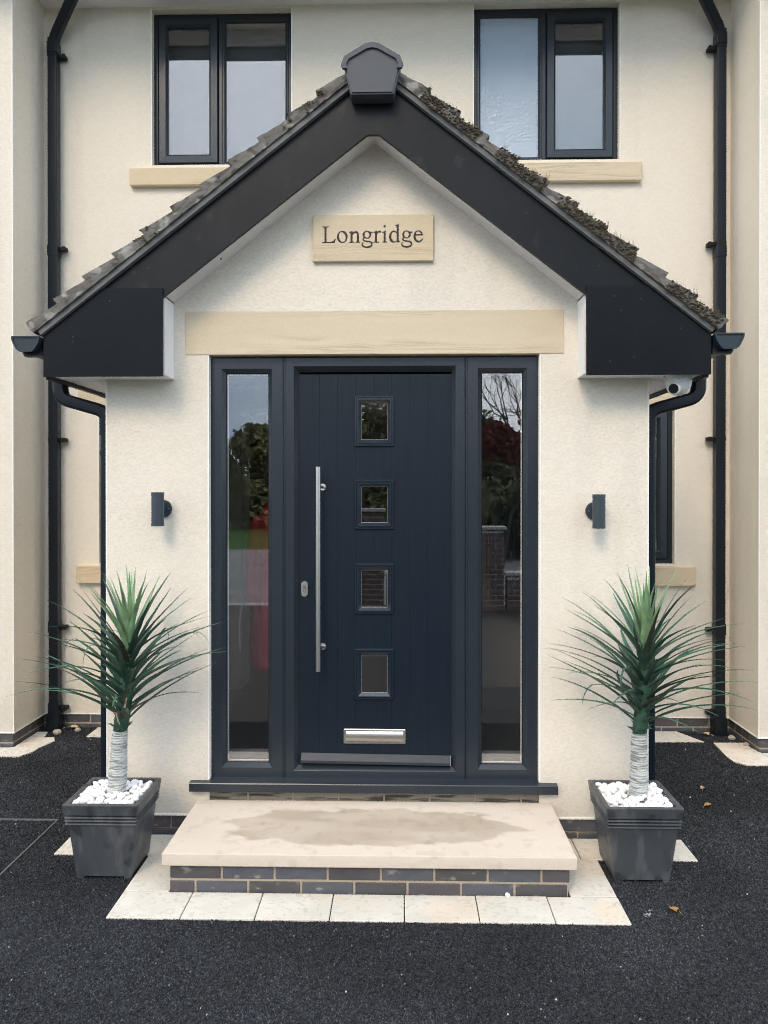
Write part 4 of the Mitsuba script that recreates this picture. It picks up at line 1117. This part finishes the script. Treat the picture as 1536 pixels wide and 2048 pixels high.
def yucca(px, py, side, seed, lean):
    r = np.random.default_rng(seed)
    k = newkey('yucca_plant')
    tag(k, f'artificial yucca with spiky green leaves and a pale wrapped trunk in the {side} pot', 'plant', 'spiky potted plants beside the door')
    # trunk with wound wrapping
    zs = np.linspace(0.30, 0.618, 190)
    xo = lambda z: px + lean[0] * np.clip((z - 0.30) / 0.33, 0, 3) ** 1.2 + 0.004 * np.sin((z - 0.3) * 16)
    yo = lambda z: py + lean[1] * np.clip((z - 0.30) / 0.33, 0, 3)
    loops = []
    ph = r.uniform(0, 6)
    for z in zs:
        t = (z - 0.30) / 0.318
        R = 0.0385 - 0.0055 * t + 0.0045 * math.sin(t * 3.1 + 0.2) * (1 - t)
        th = np.linspace(0, 2 * np.pi, 36, endpoint=False)
        turn = z * 2 * np.pi / 0.0105 + 0.5 * np.sin(th + ph + z * 9) + 0.9 * meshkit.noise(np.column_stack([np.cos(th) * 1.5, np.sin(th) * 1.5, np.full(36, z * 26)]), seed)
        Rr = R + 0.0030 * np.abs(np.sin(turn / 2)) - 0.001
        loops.append(np.column_stack([xo(z) + Rr * np.cos(th), yo(z) + Rr * np.sin(th), np.full(36, z) + 0.002 * np.sin(th + ph)]))
    put(k + '__trunk', ring_loops(loops), 'trunk_wrap', smooth=True)
    zs = np.linspace(0.612, 1.08, 24)
    put(k + '__stem', tube([(xo(z), yo(z), z) for z in zs], np.interp(zs, [0.612, 0.66, 0.80, 1.08], [0.0305, 0.034, 0.032, 0.010]), 20), 'leaf_dark', smooth=True)
    N = 88
    ga = 2.39996
    for i in range(N):
        t = i / (N - 1)
        az = i * ga + r.normal(0, 0.22)
        zb = 0.655 + 0.385 * t ** 0.95 + r.normal(0, 0.004)
        e0 = math.radians(np.interp(t, [0, 0.3, 0.7, 1.0], [43, 46, 55, 85]) + r.normal(0, 4))
        bend = math.radians(np.interp(t, [0, 0.3, 0.6, 0.8, 1.0], [40, 40, 38, 24, 4]) + r.normal(0, 8))
        L = np.interp(t, [0, 0.25, 0.7, 1.0], [0.45, 0.50, 0.46, 0.31]) * r.uniform(0.85, 1.08)
        W = np.interp(t, [0, 0.6, 1.0], [0.030, 0.028, 0.026]) * r.uniform(0.9, 1.1)
        # leaves turned to the wall behind stop short of it
        n = 20
        s = np.linspace(0, 1, n)
        hook = r.random() < 0.08 and t < 0.65
        el = e0 - bend * s ** 0.75 + math.radians(6) * np.sin(s * 3 + r.uniform(0, 6)) * s
        if hook:
            el = el - np.clip(s - 0.72, 0, 1) * math.radians(420)
        aw = az + 0.10 * r.normal() * s
        ds = L / (n - 1)
        hor = np.concatenate([[0], np.cumsum(np.cos(el[:-1]) * ds)])
        ver = np.concatenate([[0], np.cumsum(np.sin(el[:-1]) * ds)])
        rad0 = 0.016 * (1 - t) + 0.004
        C = np.stack([xo(zb) + (rad0 + hor) * np.cos(aw), yo(zb) + (rad0 + hor) * np.sin(aw), zb + ver], 1)
        if C[:, 1].max() > -0.02:
            over = np.clip((C[:, 1] - (-0.02 - 0.15)) / 0.3, 0, None)
            C[:, 1] = np.where(C[:, 1] > -0.17, -0.17 + 0.15 * np.tanh((C[:, 1] + 0.17) / 0.15), C[:, 1])
        tan = np.gradient(C, axis=0)
        tan /= np.linalg.norm(tan, axis=1, keepdims=True)
        side_v = np.stack([-np.sin(aw), np.cos(aw), np.zeros(n)], 1)
        nrm = np.cross(tan, side_v)
        tw = r.normal(0, 0.25) * s
        sv = side_v * np.cos(tw)[:, None] + nrm * np.sin(tw)[:, None]
        nv = -np.cross(sv, tan)
        nv = np.cross(tan, sv) * 1.0
        w = W * np.clip(0.80 + 1.1 * s, 0, 1.0) * np.clip((1 - s) / 0.78, 0, 1) ** 0.85 * 0.5 + 0.0007
        wav = 1 + 0.10 * np.sin(s * 24 + r.uniform(0, 6))
        up = nv
        cup = 0.42
        A = C + sv * (w * wav)[:, None] * 0.92 - up * (w * cup)[:, None] * -1
        Bm = C
        Cc = C - sv * (w * (2 - wav))[:, None] * 0.92 - up * (w * cup)[:, None] * -1
        V = np.stack([A, Bm, Cc], 1).reshape(-1, 3)
        j = np.arange(n - 1) * 3
        F = np.vstack([np.stack([j, j + 1, j + 4], 1), np.stack([j, j + 4, j + 3], 1), np.stack([j + 1, j + 2, j + 5], 1), np.stack([j + 1, j + 5, j + 4], 1)])
        nm = np.cross(V[F[:, 1]] - V[F[:, 0]], V[F[:, 2]] - V[F[:, 0]]).sum(0)
        if nm @ up.mean(0) < 0:
            F = F[:, ::-1]
        if up.mean(0)[2] < 0:
            F = F[:, ::-1]
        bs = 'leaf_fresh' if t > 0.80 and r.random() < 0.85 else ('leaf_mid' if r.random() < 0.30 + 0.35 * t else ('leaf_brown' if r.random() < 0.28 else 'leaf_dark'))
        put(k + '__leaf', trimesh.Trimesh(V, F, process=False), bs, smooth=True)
    # stub sheath bits under the crown, one dried
    for i in range(9):
        az = i * 0.7 + r.normal(0, 0.1)
        z0 = 0.625 + 0.02 * r.random()
        d = np.array([math.cos(az), math.sin(az), 0])
        b = np.array([xo(z0), yo(z0), z0]) + d * 0.030
        sd = np.array([-d[1], d[0], 0]) * 0.009
        tip = b + d * 0.030 + np.array([0, 0, 0.022 * r.uniform(0.2, 1.2)])
        put(k + '__leaf_stub', trimesh.Trimesh([b - sd, b + sd, tip, b + d * 0.01 + [0, 0, 0.012]], [[0, 1, 3], [0, 3, 2], [1, 2, 3]], process=False), 'leaf_dark')
    if side == 'left':
        b = np.array([px + 0.02, py - 0.045, 0.70])
        V = np.array([b, b + [-0.018, -0.01, 0.02], b + [0.006, -0.012, 0.015], b + [0.012, -0.014, -0.025], b + [0.024, -0.012, -0.045]])
        labels[put(k + '__dry_sheath', trimesh.Trimesh(V, [[0, 1, 2], [0, 2, 3], [2, 3, 4]], process=False), 'leaf_dry')] = {'label': 'dry pale brown leaf sheath'}
        b = np.array([px + 0.055, py - 0.05, 0.735])
        V = np.array([b, b + [0.014, -0.004, 0.05], b + [0.020, 0.0, 0.052], b + [0.012, -0.006, 0.0]])
        put(k + '__dry_sheath', trimesh.Trimesh(V, [[0, 1, 2], [0, 2, 3]], process=False), 'leaf_dry')


yucca(-1.302, -0.313, 'left', 21, (0.028, 0.0))
yucca(1.064, -0.293, 'right', 22, (0.014, 0.0))


# ---------------------------------------------------------------- fallen leaves and stones
def fallen_leaf(x, y, size, mtl, rz, label, z=0.009):
    r = np.random.default_rng(int(abs(x * 1000)) + 3)
    n = 14
    th = np.linspace(0, 2 * np.pi, n, endpoint=False)
    rad = size * (0.62 + 0.38 * np.abs(np.cos(th * 2.5))) * np.where(np.cos(th) > 0.8, 1.15, 0.9)
    V = np.column_stack([rad * np.cos(th), rad * 0.75 * np.sin(th), 0.35 * size * np.abs(np.sin(th + 0.6)) + r.uniform(0, 0.18, n) * size])
    V = np.vstack([V, [0, 0, 0.05 * size]])
    c, s = math.cos(rz), math.sin(rz)
    V[:, :2] = V[:, :2] @ np.array([[c, s], [-s, c]])
    F = [[i, (i + 1) % n, n] for i in range(n)]
    m = trimesh.Trimesh(V + [x, y, z], F, process=False)
    st = tube([(x - size * c, y - size * s, z + 0.3 * size), (x - 1.6 * size * c, y - 1.6 * size * s, z)], 0.0012, 5)
    k = newkey('fallen_leaf')
    tag(k, label, 'leaf')
    put(k + '__blade', m, mtl, numbered=False)
    put(k + '__stalk', st, mtl, numbered=False)


fallen_leaf(1.651, 0.40, 0.026, 'leaf_orange', 0.6, 'orange fallen leaf on the tarmac right of the right pot')
fallen_leaf(1.103, -0.65, 0.024, 'leaf_orange', 2.2, 'brown orange fallen leaf on the tarmac in front of the right pot')
fallen_leaf(1.72, 0.646, 0.022, 'leaf_dry', 1.2, 'dull brown fallen leaf on the tarmac behind the orange leaf')
fallen_leaf(2.12, 1.62, 0.035, 'leaf_pale', 2.6, 'pale brown curled leaf at the foot of the right downpipe', 0.012)
fallen_leaf(-2.36, 1.66, 0.04, 'leaf_pale', 0.4, 'pale yellow crumpled leaf at the foot of the left downpipe', 0.015)


def stone(x, y, size, label):
    k = newkey('stone')
    r = np.random.default_rng(int(abs(x * 997 + y * 131)))
    v = ico2.vertices * (1 + 0.5 * (meshkit.fbm(ico2.vertices * 1.6 + r.uniform(0, 50), 2, 1)[:, None] - 0.5)) * np.array([1, 0.85, 0.7]) * size
    scene[k] = mikit.ply(trimesh.Trimesh(v + [x, y, size * 0.55], ico2.faces, process=False), 'grey_stone')
    tag(k, label, 'stone')


stone(-2.415, 1.56, 0.030, 'grey stone lying beside the foot of the left downpipe')
stone(-2.30, 1.63, 0.022, 'small buff stone against the wall right of the left downpipe')
stone(2.27, 1.55, 0.024, 'small pale stone behind the right corner paving by the wing')
stone(2.31, 1.42, 0.02, 'small rough stone on the right corner paving against the plinth')


# ---------------------------------------------------------------- things across the road, seen in the glass
def leaf_cloud(centres, radii, n, size, seed):
    r = np.random.default_rng(seed)
    c = np.array(centres, float)
    idx = r.integers(len(c), size=n)
    d = r.normal(size=(n, 3))
    d /= np.linalg.norm(d, axis=1, keepdims=True)
    P = c[idx] + d * (np.array(radii)[idx] * r.uniform(0.45, 1.05, n) ** 0.6)[:, None] * np.array([1, 1, 0.85])
    a = r.normal(size=(n, 3)); a /= np.linalg.norm(a, axis=1, keepdims=True)
    b = np.cross(a, r.normal(size=(n, 3))); b /= np.linalg.norm(b, axis=1, keepdims=True)
    s = size * r.uniform(0.6, 1.4, n)[:, None]
    V = np.stack([P - a * s, P + b * s * 0.5, P + a * s, P - b * s * 0.5], 1).reshape(-1, 3)
    V[:, 2] = np.maximum(V[:, 2], 0.02)
    j = np.arange(n) * 4
    F = np.vstack([np.stack([j, j + 1, j + 2], 1), np.stack([j, j + 2, j + 3], 1)])
    return trimesh.Trimesh(V, F, process=False)


def tree(x, y, h, w, mtl, label, seed, conic=False, n=7500, leaf=0.20):
    r = np.random.default_rng(seed)
    k = newkey('tree')
    tag(k, label, 'tree')
    C, R = [], []
    for i in range(34):
        t = r.uniform(0.05, 1.0)
        wid = w * ((1 - t) ** 0.8 if conic else math.sqrt(max(0.05, 1 - (2 * t - 0.9) ** 2 * 0.9)))
        a = r.uniform(0, 6.28)
        q = r.uniform(0.2, 0.8) * wid / 2
        C.append((x + q * math.cos(a), y + q * math.sin(a), h * (0.05 + 0.9 * t)))
        R.append(max(0.25, wid * r.uniform(0.14, 0.30)))
    put(k + '__crown', leaf_cloud(C, R, n, leaf, seed), mtl)
    put(k + '__trunk', tube([(x, y, 0), (x + 0.1, y, h * 0.35), (x, y + 0.1, h * 0.85)], [0.22, 0.16, 0.04], 10), 'bark')


tree(-9.0, -31, 8.2, 4.5, 'foliage_deep', 'tall dark evergreen reflected at the left of the left side panel', 31, True)
tree(-6.6, -34, 5.0, 6.5, 'foliage_olive', 'olive bushy tree reflected in the middle of the left side panel', 32)
tree(-2.8, -36, 6.4, 6, 'foliage_olive', 'olive bushy tree reflected behind the pull bar of the door', 33)
tree(-0.5, -38, 8.5, 7.5, 'foliage_olive', 'olive tree reflected in the small panes of the door', 34, n=7000)
tree(4.2, -37, 6.0, 6, 'foliage_deep', 'dark bushy tree reflected above the red shrub in the right side panel', 35)
tree(9.5, -36, 8, 7, 'foliage_olive', 'olive tree reflected at the right of the right side panel', 36)
tree(-21, -38, 8, 10, 'foliage_olive', 'broad olive tree far left across the road', 37)
tree(17, -40, 9, 10, 'foliage_deep', 'broad dark tree far right across the road', 38)
for hx, hl, sd in ((-14, 12, 41), (0, 12, 42), (14, 12, 43)):
    k = newkey('hedge')
    put(k, leaf_cloud([(hx + q, -41 + (i % 2) * 0.6, 1.2) for i, q in enumerate(np.linspace(-hl * 0.6, hl * 0.6, 14))], [1.3] * 14, 4000, 0.16, sd), 'foliage_deep')
    tag(k, f'dark clipped hedge across the lawn, {"left" if hx < 0 else "right" if hx > 0 else "middle"} stretch in reflection', 'hedge')


def bare_tree(x, y, h, seed, label):
    r = np.random.default_rng(seed)
    k = newkey('tree')
    tag(k, label, 'tree')
    ms = []

    def grow(p, d, ln, rad, depth):
        q = p + d * ln
        ms.append(tube([p, (p + q) / 2 + r.normal(0, 0.03, 3) * ln, q], [rad, rad * 0.8, rad * 0.6], 5))
        if depth:
            for _ in range(r.integers(2, 4)):
                nd = d + r.normal(0, 0.42, 3) + [0, 0, 0.12]
                grow(q, nd / np.linalg.norm(nd), ln * r.uniform(0.62, 0.85), rad * 0.6, depth - 1)
    grow(np.array([x, y, 0.0]), np.array([0, 0, 1.0]), h * 0.26, 0.12, 6)
    put(k + '__trunk', ms[0], 'bark')
    put(k + '__branches', cat(*ms[1:]), 'bark')
    labels[k + '__branches'] = {'label': 'bare winter branches', 'kind': 'stuff'}


bare_tree(3.2, -17, 6.5, 51, 'bare branched tree reflected at the top of the right side panel')
bare_tree(-1.2, -20, 7.5, 52, 'bare branched tree reflected in the topmost small pane of the door')
k = 'shrub'
put(k + '__crown', leaf_cloud([(2.2 + 1.1 * math.cos(a), -13 + 0.6 * math.sin(a), 2.75 + 0.18 * math.sin(3 * a)) for a in np.linspace(0, 6, 10)], [0.42] * 10, 6000, 0.08, 61), 'foliage_red')
put(k + '__stem', cat(tube([(2.2, -13, 0), (2.0, -13, 1.2), (1.6, -13, 2.1)], [0.05, 0.04, 0.02], 6), tube([(2.2, -13, 0), (2.4, -13, 1.2), (2.9, -13, 2.1)], [0.05, 0.04, 0.02], 6)), 'bark')
tag(k, 'dark red leaved shrub reflected in the right side panel', 'shrub')
k = 'bush'
put(k, leaf_cloud([(2.4 + q, -16.5 + 0.4 * (i % 2), 1.0) for i, q in enumerate(np.linspace(-2.2, 4.0, 9))], [1.25] * 9, 9000, 0.10, 63), 'foliage_deep')
tag(k, 'low dark green bush reflected under the red shrub in the right side panel', 'bush')
for (x0, x1, z1, nm) in ((1.14, 1.48, 1.16, 'square brick pier reflected at the left of the right side panel'), (-0.62, -0.26, 1.42, 'taller square brick gate pier reflected in the second small pane of the door'), (-0.22, 1.10, 0.50, 'low brick wall between the two piers reflected in the third small pane of the door'), (1.52, 6.5, 0.50, 'low brick garden wall with pale coping reflected in the right side panel')):
    k = newkey('garden_wall')
    tag(k, nm, 'wall')
    ms = []
    z = 0.0
    row = 0
    while z < z1 - 0.06:
        x = x0 - (0.11 if row % 2 else 0)
        while x < x1:
            a, b = max(x, x0), min(x + 0.215, x1)
            if b - a > 0.02:
                ms.append(bx(a, b, -7.40, -7.18, z, z + 0.065))
            x += 0.225
        z += 0.075
        row += 1
    kb = put(k + '__brickwork', cat(*ms), 'garden_brick')
    labels[kb] = {'label': 'brown red bricks with pale joints', 'kind': 'stuff'}
    put(k + '__core', bx(x0 + .004, x1 - .004, -7.396, -7.184, 0, z1 - .01), 'kerb_grey')
    put(k + '__coping', bx(x0 - 0.03, x1 + 0.03, -7.43, -7.15, z1, z1 + 0.05, 0.008), 'kerb_grey')
for k in [k for k in labels if '__' in k and labels[k].get('label') == 'placeholder']:
    del labels[k]
